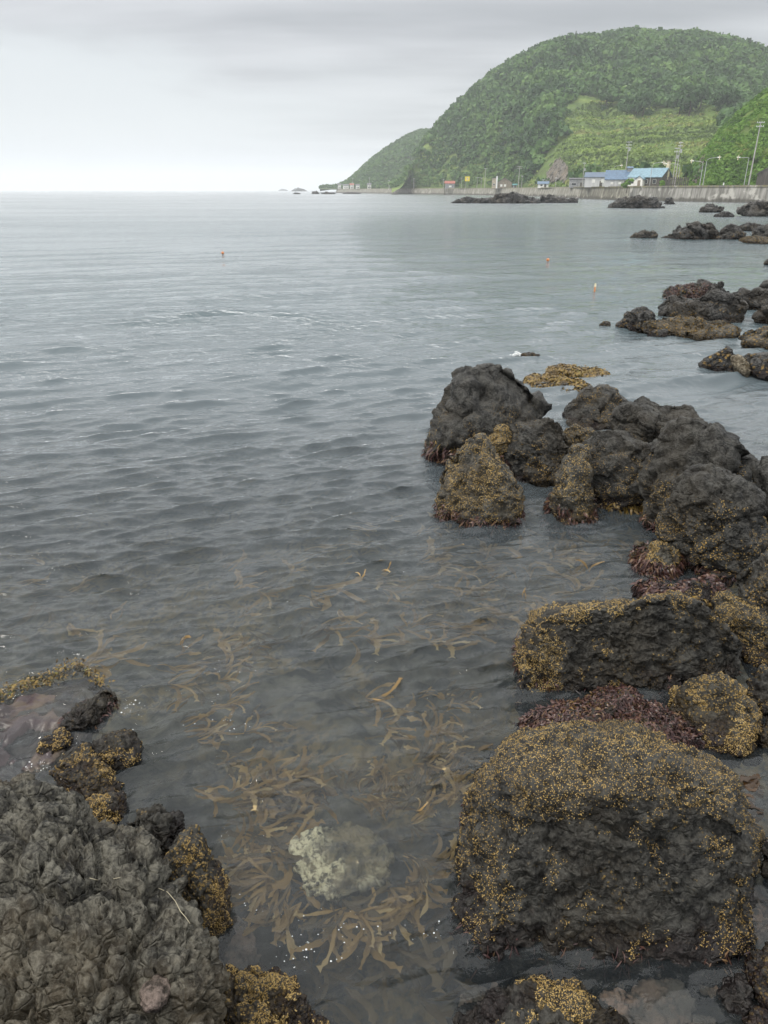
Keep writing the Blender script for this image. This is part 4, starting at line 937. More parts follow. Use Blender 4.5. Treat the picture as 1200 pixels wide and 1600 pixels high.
def terrain(name, ridge, df, dr, prof, mat, amp, seed, ncol=360, nrow=110, z0=GZ - .4, foot_extra=0.0):
    """hill between its foot and its skyline: RIDGE is the skyline as photo pixels"""
    d = rays(ridge); ra = np.arctan2(d[:, 0], d[:, 1]); re = d[:, 2] / np.hypot(d[:, 0], d[:, 1])
    o = np.argsort(ra); ra, re = ra[o], re[o]
    az = np.linspace(ra[0], ra[-1], ncol); el = np.interp(az, ra, re)
    D0 = df(az); D1 = dr(az); t = np.linspace(0, 1.25, nrow)
    A_, T_ = np.meshgrid(az, t, indexing='ij')
    Dd = D0[:, None] + (D1 - D0)[:, None] * T_
    zr = (CAMZ + el * D1)[:, None] - z0
    pf = prof(np.clip(T_, 0, 1), A_); z = z0 + zr * pf
    X = Dd * np.sin(A_); Y = Dd * np.cos(A_)
    P3 = np.stack([X.ravel(), Y.ravel(), 0 * X.ravel()], 1)
    ns = (fbm(P3 / 90 + seed, 5) * 1.0 + .45 * ridged(P3 / 45 + seed, 4)).reshape(X.shape)
    z = z + amp * ns * np.sin(np.clip(T_, 0, 1) * math.pi) ** .8
    beyond = np.clip(T_ - 1, 0, None); z = z - beyond * (zr * 1.1 + 4)
    e = (z - CAMZ) / Dd; e_max = np.maximum.accumulate(e[:, ::-1], 1)[:, ::-1]
    over = np.maximum(e[:, :].max(1) / np.maximum(el, 1e-4), 1.0)            # never rise above the skyline
    z = np.where(z > z0, z0 + (z - z0) / np.clip(over, 1, 1.6)[:, None], z)
    V = np.stack([X, Y, z], -1).reshape(-1, 3)
    i = np.arange(ncol - 1)[:, None] * nrow + np.arange(nrow - 1)[None]
    f = np.stack([i, i + 1, i + nrow + 1, i + nrow], -1).reshape(-1, 4)
    ob = mesh_obj(name, V, f[:, ::-1], MATS[mat]); tag(ob, kind='structure')
    return V.reshape(ncol, nrow, 3), az, t
MAIN = [(612,298),(625,288),(640,262),(655,235),(670,210),(676,205),(700,180),(740,140),(780,108),(820,85),(860,68),(900,59),(940,59),(980,51),(1010,50),(1040,54),(1080,53),(1120,60),(1160,68),(1200,84),(1260,105),(1330,130),(1400,160)]
MAIN = [(x, y + (7 if x > 660 else 2)) for x, y in MAIN]
def main_dr(az):
    return np.interp(az, [az_of(x) for x in (610, 640, 676, 740, 860, 1010, 1200, 1400)], [585, 660, 720, 760, 800, 830, 860, 880])
def main_prof(t, a):
    mead = np.clip((a - az_of(830)) / (az_of(930) - az_of(830)), 0, 1)
    wood = np.sin(t * math.pi / 2) ** 1.05
    m = np.where(t < .5, .40 * (t / .5) ** 1.25, .40 + .60 * np.sin((t - .5) / .5 * math.pi / 2) ** .95)
    terr = .012 * np.sin(t * 60 + 3 * np.sin(a * 40)) * (t < .5)
    return wood * (1 - mead) + (m + terr) * mead
hill_V, hill_az, hill_t = terrain('hill', MAIN, lambda a: wall_r(a) + 24, main_dr, main_prof, 'hill_ground', 12.0, 3.3)
HEAD = [(500,298),(520,294),(530,290),(545,283),(560,270),(585,247),(600,236),(615,226),(635,214),(655,206),(676,204),(700,202),(760,200)]
head_V, head_az, head_t = terrain('headland_hill', HEAD, lambda a: np.maximum(wall_r(a) + 30, 860) + 0 * a, lambda a: 1130 + 0 * a, lambda t, a: np.sin(t * math.pi / 2) ** 1.0, 'headland_ground', 8.0, 8.8, 160, 70)
SLOPE = [(1062,296),(1072,286),(1080,275),(1090,255),(1105,232),(1125,206),(1150,182),(1175,160),(1200,140),(1260,100),(1330,75),(1400,60)]
slope_V, slope_az, slope_t = terrain('hillside', SLOPE, lambda a: wall_r(a) + 20, lambda a: wall_r(a) + 20 + np.interp(a, [az_of(1060), az_of(1200), az_of(1400)], [10, 70, 110]), lambda t, a: np.sin(t * math.pi / 2) ** .95, 'slope_ground', 2.2, 5.1, 220, 90)

def inpoly(q, poly):
    x, y = q[:, 0], q[:, 1]; r = np.zeros(len(q), bool); n = len(poly)
    for i in range(n):
        (x1, y1), (x2, y2) = poly[i], poly[(i + 1) % n]
        c = (y1 > y) != (y2 > y); r ^= c & (x < (x2 - x1) * (y - y1) / (y2 - y1 + 1e-9) + x1)
    return r
def leaf_cloud(cen, radii, nleaf, size, rng, zs=1.0, drop=0.0):
    """crowns: NLEAF small tilted leaf sprays spread over each crown's shell"""
    N = len(cen); d = rng.normal(size=(N, nleaf, 3)); d[..., 2] = np.abs(d[..., 2]) * .9 - .25 * rng.random((N, nleaf)); d /= np.linalg.norm(d, axis=2)[..., None]
    lump = 0.78 + .30 * rng.random((N, nleaf))
    c = cen[:, None] + d * lump[..., None] * radii[:, None, None] * (1, 1, zs)
    nrm = d + rng.normal(size=d.shape) * .55; nrm /= np.linalg.norm(nrm, axis=2)[..., None]
    h = rng.normal(size=d.shape); a = np.cross(nrm, h); a /= np.maximum(np.linalg.norm(a, axis=2), 1e-6)[..., None]; b = np.cross(nrm, a)
    s = (size * (.6 + .8 * rng.random((N, nleaf))) * (radii / radii.mean())[:, None])[..., None]
    V = np.stack([c - a * s, c + b * s * .8, c + a * s, c - b * s * .8 - nrm * s * .3], 2).reshape(-1, 3)
    Fc = np.arange(len(V)).reshape(-1, 4)
    return V, Fc
MEADOW = [(824,292),(850,255),(872,232),(892,212),(880,186),(915,160),(955,156),(964,170),(985,178),(1000,158),(1020,157),(1032,174),(1055,174),(1082,160),(1100,158),(1112,170),(1145,172),(1135,210),(1080,292)]
BARE = [(838,288),(845,262),(862,246),(882,250),(893,268),(885,288)]
def pick_surface(Vg, n, rng, tmax=1.02):
    nc, nr = Vg.shape[:2]; rows = int(nr * min(1, tmax / 1.25))
    quad = np.linalg.norm(np.cross(Vg[1:, :rows - 1] - Vg[:-1, :rows - 1], Vg[:-1, 1:rows] - Vg[:-1, :rows - 1]), axis=2)
    k = rng.choice(quad.size, n, p=(quad / quad.sum()).ravel()); i, j = np.unravel_index(k, quad.shape); u, w = rng.random((2, n, 1))
    return (Vg[i, j] * (1 - u) + Vg[i + 1, j] * u) * (1 - w) + (Vg[i, j + 1] * (1 - u) + Vg[i + 1, j + 1] * u) * w
def woods():
    rng = np.random.default_rng(77)
    c = pick_surface(hill_V, 15000, rng); q = proj(c)
    jit = q + np.stack([fbm(c / 30, 2), fbm(c / 30 + 9, 2)], 1) * 26
    forest = ~inpoly(jit, MEADOW) & ~inpoly(q, BARE) & (q[:, 0] < 1290) & (c[:, 2] > GZ + 1)
    c = c[forest][:6400]; q = proj(c)
    dens = fbm(c / 60 + 4, 3); low = np.clip((q[:, 1] - 200) / 80, 0, 1) * np.clip((880 - q[:, 0]) / 100, 0, 1)
    r = rng.uniform(2.2, 5.4, len(c)) * (1 + .25 * dens) * (1 - .35 * low); c[:, 2] += r * .45
    V, Fc = leaf_cloud(c, r, 44, 1.05, rng, .95)
    tint = np.clip(.40 + .75 * fbm(c / 40 + 2, 3) + .24 * rng.normal(size=len(c)) + .30 * low, 0, 1)
    tv = np.clip(np.repeat(tint, 44) + rng.normal(size=len(c) * 44) * .08, 0, 1)
    tag(mesh_obj('forest', V, Fc, MATS['broadleaf'], None, False, {'tint': np.repeat(tv, 4)}), 'dense broadleaf forest over the big hill', 'forest', kind='stuff')
    # tall grass and low scrub of the terraced meadow
    c = pick_surface(hill_V, 26000, rng, .7); q = proj(c); m = inpoly(q, MEADOW) & ~inpoly(q, BARE); c = c[m][:9000]
    r = rng.uniform(.5, 1.3, len(c)); V, Fc = leaf_cloud(c, r, 8, .55, rng, .7)
    band = np.clip(0.45 + 2.0 * fbm(np.stack([c[:, 0] / 200, c[:, 1] / 200, c[:, 2] / 4.5], 1), 3) + .1 * rng.normal(size=len(c)), 0, 1)
    tag(mesh_obj('meadow_grass', V, Fc, MATS['meadow_blade'], None, False, {'tint': np.repeat(band, 32)}), 'tall grass on the terraced meadow under the forest', 'grass', kind='stuff')
    # far headland cover
    c = pick_surface(head_V, 6000, rng); q = proj(c); c = c[(q[:, 0] < 720) & (c[:, 2] > 5)][:3000]; r = rng.uniform(1.6, 3.4, len(c)); c[:, 2] += r * .2
    V, Fc = leaf_cloud(c, r, 26, 1.3, rng, .7)
    tag(mesh_obj('headland_scrub', V, Fc, MATS['broadleaf'], None, False, {'tint': np.repeat(np.clip(.5 + .5 * fbm(c / 60, 3) + .15 * rng.normal(size=len(c)), 0, 1), 104)}), 'low scrub over the far headland', 'scrub', kind='stuff')
    # bright scrub of the near hillside
    c = pick_surface(slope_V, 12000, rng); q = proj(c); keep = (q[:, 0] < 1260) & (fbm(np.stack([c[:, 0] / 7, c[:, 1] / 7, c[:, 2] / 16], 1), 4) > -.32 + .3 * np.clip(1 - np.abs(q[:, 0] - 1150 + (q[:, 1] - 230) * .5) / 25, 0, 1))
    c = c[keep][:7600]; r = rng.uniform(.35, 1.05, len(c)); V, Fc = leaf_cloud(c, r, 26, .30, rng, .7)
    tag(mesh_obj('hillside_scrub', V, Fc, MATS['slope_leaf'], None, False, {'tint': np.repeat(np.clip(.45 + .7 * fbm(c / 9, 3) + .15 * rng.normal(size=len(c)), 0, 1), 104)}), 'bright green scrub on the near hillside', 'scrub', kind='stuff')
woods()
def cutting(name, label, Vg, poly, seed):
    """bare rock face where the slope was cut away"""
    up = 4; nc, nr = Vg.shape[:2]
    q = proj(Vg.reshape(-1, 3)).reshape(nc, nr, 2); tm = int(nr / 1.25); inside = inpoly(q[:, :tm].reshape(-1, 2), poly).reshape(nc, tm)
    ii, jj = np.where(inside)
    if not len(ii): return
    i0, i1, j0, j1 = max(ii.min() - 1, 0), min(ii.max() + 2, nc - 1), max(jj.min() - 1, 0), min(jj.max() + 2, nr - 1)
    a = np.linspace(i0, i1, (i1 - i0) * up + 1); b = np.linspace(j0, j1, (j1 - j0) * up + 1)
    ai = np.minimum(a.astype(int), nc - 2); bi = np.minimum(b.astype(int), nr - 2); fa = (a - ai)[:, None, None]; fb = (b - bi)[None, :, None]
    P = (Vg[np.ix_(ai, bi)] * (1 - fa) + Vg[np.ix_(ai + 1, bi)] * fa) * (1 - fb) + (Vg[np.ix_(ai, bi + 1)] * (1 - fa) + Vg[np.ix_(ai + 1, bi + 1)] * fa) * fb
    n, m = P.shape[:2]; flat = P.reshape(-1, 3)
    lift = 0.7 + 1.3 * ridged(flat / 7 + seed, 3) + .8 * facets(flat / 3.5 + seed)[0]
    flat = flat + np.array([0, -.5, .86]) * lift[:, None]
    msk = inpoly(proj(P.reshape(-1, 3)) + np.stack([fbm(P.reshape(-1, 3) / 6, 2), fbm(P.reshape(-1, 3) / 6 + 9, 2)], 1) * 7, poly).reshape(n, m)
    i = np.arange(n - 1)[:, None] * m + np.arange(m - 1)[None]; f = np.stack([i, i + m, i + m + 1, i + 1], -1)[msk[:-1, :-1]].reshape(-1, 4)
    tag(mesh_obj(name, flat, f, MATS['cut_rock']), label, 'cliff')
rock_mat('cut_rock', 0.10, (1, .88, .72), barn=0.0, warm=.5, weed=0, sc=.08, wet=0.0)
cutting('cliff_face', 'brown rock cutting between the meadow and the wooded slope', hill_V, [(850, 287), (854, 270), (864, 256), (876, 252), (884, 264), (886, 287)], 3)
cutting('cliff_face', 'bare brown cutting at the foot of the bright hillside by the curved lamps', slope_V, [(1066, 290), (1076, 272), (1088, 250), (1096, 248), (1094, 270), (1088, 290)], 5)

# conifers one can tell apart on the skyline, dark shrubs in the meadow
def conifer(loc, h, seed):
    rng = np.random.default_rng(seed); e = empty('conifer_tree', loc)
    MB().tube([(0, 0, -1), (0, 0, h * .9)], h * .022, 6, h * .006).build('trunk', MATS['bark'], e)
    n = 260; t = rng.random(n) ** .8; a = rng.random(n) * 6.283; rad_ = (1 - t) * h * .22 * (.5 + .5 * rng.random(n)) + .15
    c = np.stack([np.cos(a) * rad_, np.sin(a) * rad_, h * (.14 + .86 * t) - rad_ * .35], 1)
    out = np.stack([np.cos(a), np.sin(a), -.35 + 0 * a], 1); sd = np.stack([-np.sin(a), np.cos(a), 0 * a], 1); s = (h * .055 * (1.15 - t) + .12)[:, None]
    V = np.stack([c - out * s, c + sd * s * .7, c + out * s * 1.3, c - sd * s * .7], 1).reshape(-1, 3)
    mesh_obj('crown', V, np.arange(len(V)).reshape(-1, 4), MATS['conifer_needles'], e, False, {'tint': np.repeat(np.clip(t * .6 + rng.random(n) * .5, 0, 1), 4)})
    return e
def broad(loc, r, seed, mat='broadleaf', name='broadleaf_tree', trunk=True, tint=.3):
    rng = np.random.default_rng(seed); e = empty(name, loc)
    MB().tube([(0, 0, -1), (r * .1, 0, r * .6), (0, r * .05, r * 1.5)], r * .09, 6, r * .03).build('trunk', MATS['bark'], e)
    cs = np.concatenate([[(0, 0, r * 1.2)], rng.normal(size=(5, 3)) * r * .45 + (0, 0, r * 1.15)]); rr_ = np.array([r * .75] + [r * .55] * 5)
    V, Fc = leaf_cloud(cs, rr_, 90, r * .17, rng)
    mesh_obj('crown', V, Fc, MATS[mat], e, False, {'tint': np.repeat(np.clip(tint + .25 * rng.random(len(cs)), 0, 1), 360)})
    return e
def on_grid(Vg, px, py):
    q = proj(Vg.reshape(-1, 3)); d = (q[:, 0] - px) ** 2 + (q[:, 1] - py) ** 2
    ok = d < d.min() + 4.0; idx = np.where(ok)[0]; v = Vg.reshape(-1, 3)[idx]
    return v[np.argmin(v[:, 1])]
protoC = [conifer((0, 0, 0), 9.0, 900 + k) for k in range(3)]
rc = random.Random(8)
ridge_px = [868, 872, 885, 897, 905, 934, 950, 1030, 1046, 1054, 1058, 1066, 1073, 1081, 1094, 1099, 1104, 1112, 1125, 1138, 1146, 1170, 1178, 1188]
MR = np.array(MAIN)
for k, px in enumerate(ridge_px):
    o = protoC[k] if k < 3 else copy_tree(protoC[k % 3])
    o.location = on_grid(hill_V, px, np.interp(px, MR[:, 0], MR[:, 1]) + 3.5); s = rc.uniform(.65, 1.1); o.scale = (s * 1.1, s * 1.1, s); o.rotation_euler.z = rc.uniform(0, 6)
    tag(o, 'dark conifer standing up from the forest skyline on the big hill', 'tree', 'conifers on the hill skyline')
for k, (px, py, r, lab) in enumerate([(992, 181, 5.0, 'dark tree clump alone in the middle of the meadow top'), (1003, 178, 5.2, 'dark tree right beside the lone meadow clump'), (945, 168, 4.5, 'small dark tree at the left edge of the meadow top'), (1060, 178, 5.5, 'leftmost dark tree hanging below the forest edge'),
                                       (1075, 180, 6.0, 'full dark tree in the middle of the trees below the forest edge'), (1092, 172, 5.5, 'dark tree above the notch of bright meadow grass'), (1122, 172, 6.0, 'dark tree at the forest edge near the bright hillside'), (1136, 176, 6.0, 'dark tree half behind the bright hillside')]):
    o = broad(on_grid(hill_V, px, py), r, 950 + k, tint=.05); tag(o, lab, 'tree')
for k, (px, py, r, lab) in enumerate([(1112, 284, 1.6, 'bright bush at the foot of the hillside beside the curved lamps'), (1152, 278, 2.2, 'large leafy bush behind the lone left facing lamp'), (1170, 262, 2.4, 'leafy bush beside the leaning utility pole'), (980, 288, 1.3, 'round bush in front of the light blue roof'), (1036, 287, 1.2, 'low bush at the corner of the fence')]):
    a = at(px, py, 235 if px > 1050 else 250); a[2] = GZ if py > 275 else a[2]
    if py <= 275: a = on_grid(slope_V, px, py)
    o = broad(a, r, 970 + k, 'slope_leaf', 'bush', tint=.35); o.location.z = a[2] - r * .7 if py > 275 else a[2]; tag(o, lab, 'bush')

# ---- houses
def dist_for(px, extra): return float(wall_r(az_of(px)) + extra)
def spot(px, extra):
    a = az_of(px); r = dist_for(px, extra); return np.array([r * math.sin(a), r * math.cos(a), GZ]), r
def px_m(r): return F_PX / math.cos(PITCH) / r          # photo pixels per metre across
def py_m(r): return F_PX / math.cos(PITCH) ** 2 / r     # photo pixels per metre upright
def house(name, label, px0, px1, ytop, yeave, extra, wall, roof, depth=7.0, gable='front', wins=(), door=None, turn=0.0, eave=.35, cat='house'):
    """GABLE 'side': ridge runs across the picture; 'front': the gable end faces the sea"""
    pc = (px0 + px1) / 2; loc, r = spot(pc, extra); w = (px1 - px0) / px_m(r) / 2
    zt = (HOR - ytop) / py_m(r) + CAMZ - GZ; ze = (HOR - yeave) / py_m(r) + CAMZ - GZ
    e = empty(name, loc, -az_of(pc) + turn); tag(e, label, cat)
    b = MB()
    if gable == 'side':
        b.prism_x([(0, 0), (depth, 0), (depth, ze), (depth / 2, zt - .12), (0, ze)], -w, w).build('wall', MATS[wall], e)
        s = (zt - ze) / (depth / 2)
        MB().prism_x([(-eave, ze - eave * s), (depth / 2, zt), (depth + eave, ze - eave * s), (depth + eave, ze - eave * s + .14), (depth / 2, zt + .16), (-eave, ze - eave * s + .14)], -w - eave, w + eave).build('roof', MATS[roof], e)
    else:
        b.prism([(-w, 0), (w, 0), (w, ze), (0, zt - .12), (-w, ze)], 0, depth).build('wall', MATS[wall], e)
        s = (zt - ze) / w
        MB().prism([(-w - eave, ze - eave * s), (0, zt), (w + eave, ze - eave * s), (w + eave, ze - eave * s + .14), (0, zt + .16), (-w - eave, ze - eave * s + .14)], -eave, depth + eave).build('roof', MATS[roof], e)
    for (u, v0, v1, ww, frame) in wins:                 # u in -1..1 across, heights in metres
        x = u * w
        fr = MB().box(x - ww - .06, x + ww + .06, -.05, .02, v0 - .06, v1 + .06).build('window', MATS['white_trim'], e)
        MB().box(x - ww, x + ww, -.07, -.045, v0, v1).build('pane', MATS['window_glass' if not frame else 'white_siding'], fr)
    if door:
        u, ww, hh = door; x = u * w
        d = MB().box(x - ww, x + ww, -.06, .02, .02, hh).build('door', MATS['dark_boards'], e)
        MB().box(x + ww * .6, x + ww * .75, -.10, -.055, hh * .45, hh * .52).build('handle', MATS['galvanised'], d)
    return e, w, ze, zt, r
house('warehouse', 'long pale warehouse under a navy blue roof', 914, 964, 270.5, 277.5, 14, 'pale_siding', 'navy_roof', 9, 'side', [(-.5, 1.6, 2.6, .5, 1), (.02, 1.6, 2.6, .5, 1)], (-.05, .5, 2.1), cat='warehouse')
e, w, ze, zt, r = house('workshop', 'pale workshop with blue roof between the warehouse and the light blue house', 946, 984, 267.5, 280.5, 9.5, 'pale_siding', 'blue_roof', 8, 'side', [(-.5, .9, 1.5, .4, 1), (.1, .9, 1.5, .4, 1)], (.55, .5, 2.0), cat='workshop')
MB().box(w * .55, w * .95, 3.2, 4.8, zt - .4, zt + .7).build('roof_vent', MATS['grey_siding'], e)
MB().prism_x([(2.9, zt + .7), (4.0, zt + 1.25), (5.1, zt + .7)], w * .5, w).build('vent_roof', MATS['blue_roof'], e)
e, w, ze, zt, r = house('house', 'house with a light blue roof and a white gabled porch', 979, 1030, 265, 277.5, 11, 'dark_boards', 'sky_roof', 8, 'side', [(.15, 1.0, 2.1, .35, 0), (.62, 1.0, 2.1, .5, 0), (-.75, 1.0, 2.0, .7, 0)], None, -.42)
MB().box(-w, -.42 * w, -.035, .0, .0, ze - .05).build('front_wall', MATS['white_siding'], e)
pr = MB().prism([(-.38 * w, 0), (.05 * w, 0), (.05 * w, 2.2), (-.165 * w, 3.1), (-.38 * w, 2.2)], -1.7, -.04).build('porch', MATS['white_siding'], e)
MB().prism([(-.45 * w, 2.12), (-.165 * w, 3.15), (.12 * w, 2.12), (.12 * w, 2.28), (-.165 * w, 3.32), (-.45 * w, 2.28)], -2.0, -.04).build('porch_roof', MATS['sky_roof'], pr)
MB().box(-.25 * w, -.08 * w, -1.75, -1.68, .05, 1.95).build('porch_door', MATS['brown_siding'], pr)
ch = MB().box(.86 * w, 1.02 * w, 4.4, 5.6, 2.0, zt + 2.0).build('chimney', MATS['cream_paint'], e); MB().box(.84 * w, 1.04 * w, 4.2, 5.8, zt + 2.0, zt + 2.3).build('chimney_cap', MATS['brown_siding'], ch)
house('shed', 'low dark grey shed at the left end of the warehouse', 889, 912, 279.0, 280.2, 10, 'grey_siding', 'grey_roof', 5, 'side', [(-.4, .9, 1.7, .9, 0)], (.55, .5, 1.9), cat='shed')
house('shed', 'black wooden shed with steep roof below the leaning utility pole', 1183, 1218, 262, 274, 12, 'dark_boards', 'grey_roof', 7, 'front', [(.45, .8, 1.9, .5, 1)], None, cat='shed')
house('hut', 'small white hut with bright blue roof beyond the mossy seawall', 840, 856, 284.0, 287.3, 6, 'white_siding', 'blue_roof', 5, 'side', [(-.3, .9, 1.7, .5, 0)], (.4, .5, 1.9), cat='hut')
e, w, ze, zt, r = house('house', 'grey gabled house with a white chimney near the far reef', 776, 799, 277.8, 285.5, 7, 'brown_siding', 'grey_roof', 9, 'front', [(-.4, 1.0, 2.2, .6, 1), (.1, 1.0, 2.2, .6, 1)], None)
MB().box(-1.65 * w, -w - .01, 1.5, 7.5, 0, zt - .3).build('side_wing', MATS['beige_siding'], e); MB().prism([(-1.75 * w, zt - .3), (-w - .4, zt - .3), (-w - .4, zt), (-1.75 * w, zt - .1)], 1.2, 7.8).build('wing_roof', MATS['grey_roof'], e)
wf = MB().box(-1.5 * w, -1.25 * w, 1.43, 1.52, 1.6, 2.8).build('window', MATS['white_trim'], e); MB().box(-1.47 * w, -1.28 * w, 1.40, 1.44, 1.7, 2.7).build('pane', MATS['window_glass'], wf)
MB().box(-1.12 * w, -.92 * w, -.9, -.3, 0, zt + .8).build('chimney', MATS['white_trim'], e)
house('shed', 'red roofed grey shed standing on a concrete block', 695, 710, 283.0, 286.4, 3, 'grey_siding', 'red_roof', 5, 'side', [(.1, 1.0, 2.0, .9, 1)], None, cat='shed')
loc, r = spot(702.5, -6.5); k = px_m(r); o = MB().box(-9 / k, 9 / k, 0, 6.2, -1.0, 3.9).build('concrete_block', MATS['old_concrete']); o.location = (loc[0], loc[1], 0); o.rotation_euler.z = -az_of(702); tag(o, 'square concrete block carrying the red roofed shed', 'concrete block')
house('shed', 'small teal roofed shed beside the grey gabled house', 801, 807, 287.6, 289.3, 12, 'grey_siding', 'teal_roof', 4, 'side', [], (.2, .5, 1.8), cat='shed')
for k, (a, b, y0, y1, rf, lab) in enumerate([(528, 533, 287, 289, 'grey_roof', 'tiny grey roofed house at the headland tip'), (536, 545, 288, 289.8, 'grey_roof', 'low white house left of the headland mast'), (547, 553, 286.8, 288.8, 'red_roof', 'tiny house with reddish roof under the headland'), (556, 562, 287.8, 289.5, 'grey_roof', 'tiny white house nearest the far poles'), (574, 580, 286.5, 288.6, 'grey_roof', 'small white cabin by a pole under the headland')]):
    house('cottage', lab, a, b, y0, y1, 8, 'white_siding', rf, 6, 'side', [(-.3, 1, 2, .5, 0), (.4, 1, 2, .5, 0)], None)

# plank fence, low posts, stair, sign
e = empty('plank_fence', spot(1056, 6)[0], -az_of(1056)); tag(e, 'dark upright plank fence on the seawall beside the lattice poles', 'fence'); kx = px_m(spot(1056, 6)[1])
for k in range(12):
    x = (-15 + k * 2.7) / kx; MB().box(x - .17, x + .17, 0, .08, 0, 2.55 + .12 * math.sin(k * 2.1)).build('plank', MATS['dark_boards'], e)
MB().box(-15.5 / kx, 15.5 / kx, .085, .16, .5, .65).box(-15.5 / kx, 15.5 / kx, .085, .16, 1.8, 1.95).build('rail', MATS['dark_boards'], e)
MB().box(-15.5 / kx, 15.5 / kx, -.05, .2, -.02, .25).build('kerb', MATS['weathered_concrete'], e)
e = empty('marker_post', spot(1129, 1.2)[0]); tag(e, 'short white post on top of the seawall', 'post')
MB().tube([(0, 0, 0), (0, 0, .75)], .16, 8).build('post', MATS['white_trim'], e); MB().tube([(0, 0, .75), (0, 0, .95)], .18, 8, .08).build('cap', MATS['galvanised'], e)
loc, r = spot(610, -.3); e = empty('sea_steps', (loc[0], loc[1], 0), -az_of(610)); tag(e, 'pale concrete steps slanting down the far seawall', 'steps')
b = MB()
for k in range(9): b.box(-2 + k * .5, -1.4 + k * .5, -.9, .0, 3.9 - k * .45 - .5, 4.1 - k * .45)
b.build('flight', MATS['white_siding'], e); MB().tube([(-2, -.85, 5.0), (2.4, -.85, 1.0)], .05, 6).build('handrail', MATS['galvanised'], e)
loc, r = spot(729.5, 5); e = empty('road_sign', loc, -az_of(729)); tag(e, 'square yellow road sign in front of the wooded slope', 'sign'); k = px_m(r); k2 = py_m(r)
zt = (HOR - 276) / k2 + CAMZ - GZ; zb = (HOR - 283.2) / k2 + CAMZ - GZ
pn = MB().box(-3.6 / k, 3.6 / k, -.08, .0, zb, zt).build('panel', MATS['yellow_sign'], e)
MB().box(-.3, .3, -.11, -.085, zb + .5, zt - .6).box(-.9, .9, -.112, -.09, zb + 1.3, zb + 1.7).build('symbol', MATS['cream_paint'], pn)
MB().tube([(-2.0 / k, .12, 0), (-2.0 / k, .12, zt)], .10, 6).build('post', MATS['galvanised'], e)

# ---- poles and lamps
def pole(label, px, ytop, extra, lean=0.0, arms=1, r0=.17, arm=1.0, mat='concrete_pole', cans=0, name='utility_pole'):
    loc, r = spot(px, extra); h = (HOR - ytop) / py_m(r) + CAMZ - GZ
    e = empty(name, loc, -az_of(px)); e.rotation_euler = (0, lean, -az_of(px)); tag(e, label, 'pole')
    MB().tube([(0, 0, -.2), (0, 0, h)], r0, 8, r0 * .65).build('shaft', MATS[mat], e)
    for k in range(arms):
        z = h - .35 - k * .9
        c = MB().box(-arm, arm, -r0 - .10, -r0 - .005, z, z + .13).build('crossarm', MATS['galvanised'], e)
        for u in (-.85, -.3, .3, .85): MB().tube([(u * arm, -r0 - .05, z + .13), (u * arm, -r0 - .05, z + .36)], .06, 6).build('insulator', MATS['white_trim'], c)
    for k in range(cans): MB().tube([(.45, -.1, h - 3.0), (.45, -.1, h - 2.0)], .28, 8).build('transformer', MATS['galvanised'], e)
    return e, h
pole('leaning tall utility pole before the bright hillside', 1168, 203, 4, .01, 2, .19, .9)
pole('pole with transformer at the near end of the warehouse', 909, 256, 12, 0, 1, .14, .7, cans=1)
pole('tall wire pole rising behind the warehouse roof', 974, 226, 22, 0, 3, .17, .9, cans=1)
pole('left hand of the paired masts behind the plank fence', 1049, 236, 14, 0, 2, .16, .8, cans=1)
pole('taller right hand mast of the pair behind the plank fence', 1053, 228, 20, 0, 2, .17, .6, cans=1)
pole('slim pole beside the white chimney house', 757, 263.5, 6, 0, 1, .22, 1.0)
pole('tall pole with crossarm right of the grey gabled house', 809.5, 260.5, 5, 0, 2, .24, 1.6)
pole('thin pole left of the yellow road sign', 720.5, 278, 6, 0, 1, .16, .6)
pole('short pole between the sign and the slim pole', 745, 277, 8, 0, 1, .16, 1.2)
pole('short pole just left of the slim pole', 751.5, 277.5, 8, 0, 1, .16, 1.2)
pole('short pole right of the tall crossarm pole', 814.5, 275, 9, 0, 1, .16, .6)
pole('pole by the small white hut with blue roof', 867.5, 278, 7, 0, 1, .14, .5)
pole('small pole behind the low dark grey shed', 847.5, 281, 12, 0, 1, .14, .5)
pole('thin pole standing left of the red roofed shed', 692.5, 280, 5, 0, 1, .2, .6)
for k, (px, y) in enumerate([(551.5, 279), (577.5, 277.5), (608, 282), (646.5, 279)]):
    pole(['pole above the tiny headland houses', 'pole by the small white cabin under the headland', 'pole near the pale sea steps', 'pole midway along the far seawall'][k], px, y, 7, 0, 1, .26, .8)
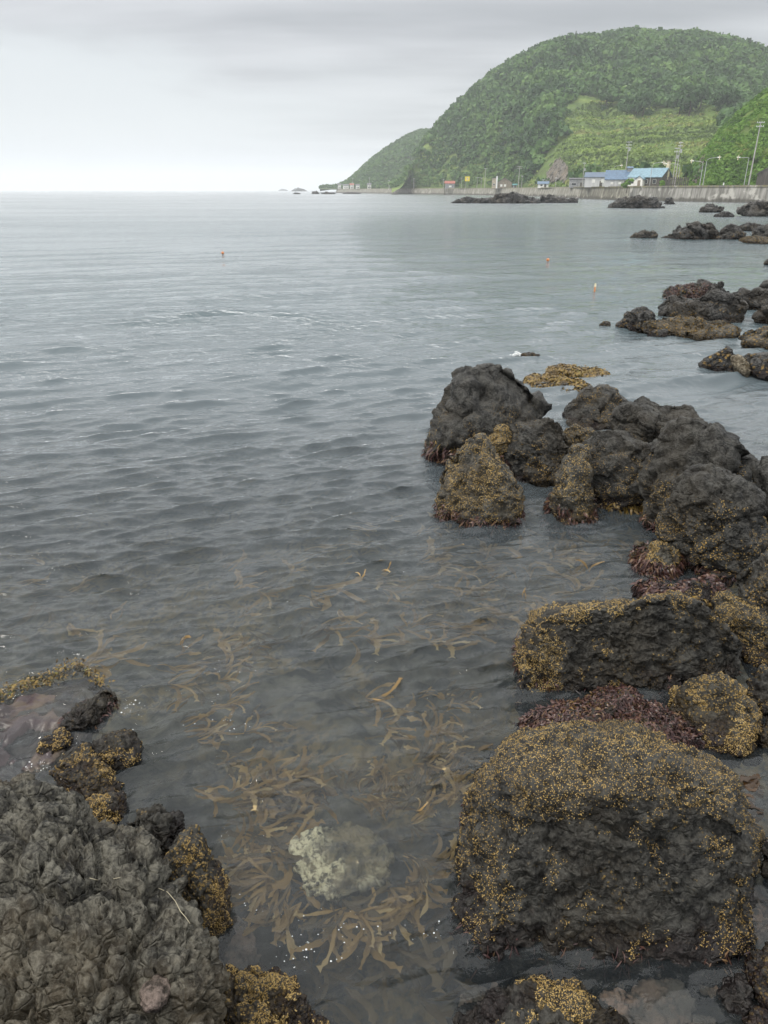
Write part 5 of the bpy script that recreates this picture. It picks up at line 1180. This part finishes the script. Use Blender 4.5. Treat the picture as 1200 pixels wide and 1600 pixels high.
def lamp(label, px, pxe, ytop, extra, curve=True):
    loc, r = spot(px, extra); h = (HOR - ytop) / py_m(r) + CAMZ - GZ; dx = (pxe - px) / px_m(r); s = 1 if dx > 0 else -1; dx = abs(dx)
    e = empty('street_lamp', loc, -az_of(px)); tag(e, label, 'street lamp')
    MB().tube([(0, 0, -.1), (0, 0, h - 1.0)], .11, 8, .08).build('post', MATS['galvanised'], e)
    pts = [(0, 0, h - 1.0), (s * .15, 0, h - .5), (s * .6, 0, h - .15), (s * dx * .6, 0, h + .02), (s * dx, 0, h + .08)] if curve else [(0, 0, h - 1), (0, 0, h - .05), (s * .3, 0, h), (s * dx, 0, h)]
    MB().tube(pts, .065, 8, .05).build('arm', MATS['galvanised'], e)
    MB().tube([(s * (dx - .55), 0, h + .05), (s * (dx + .35), 0, h + .12)], .15, 8, .10).build('lamp_head', MATS['white_trim'], e)
    MB().box(s * dx - .12, s * dx + .12, -.12, .12, h - .55, h + .55).build('sensor_box', MATS['cream_paint'], e)
lamp('curved street lamp in front of the light blue roof', 1014, 1029, 257, 4)
lamp('street lamp behind the plank fence reaching back over the house', 1057, 1036, 259, 9)
lamp('curved street lamp reaching left beside the brown cutting', 1092, 1076, 255.5, 5)
lamp('curved street lamp reaching right toward the bright hillside', 1097, 1113, 251, 4)
lamp('square armed street lamp reaching left, beside the leaning pole', 1161, 1147, 251.5, 5, False)
lamp('small street lamp over the warehouse roof', 955, 966, 261, 18)

# ================================================================== air
def haze():
    m = bpy.data.materials.new('haze'); m.use_nodes = True; t = NT(m.node_tree)
    vol = t.n('ShaderNodeVolumePrincipled', {'Color': (0.93, 0.96, 1.0, 1), 'Density': HAZE_DENSITY, 'Anisotropy': 0.0})
    o = t.n('ShaderNodeOutputMaterial'); t.put(o.inputs['Volume'], vol)
    x = 8000; ob = MB().box(-x, x, -400, 9900, -7.5, 185).build('haze', m)
    tag(ob, 'pale sea haze over the bay', 'haze', kind='stuff')
if HAZE_DENSITY > 0:
    try: haze()
    except Exception as ex: print('haze', ex)
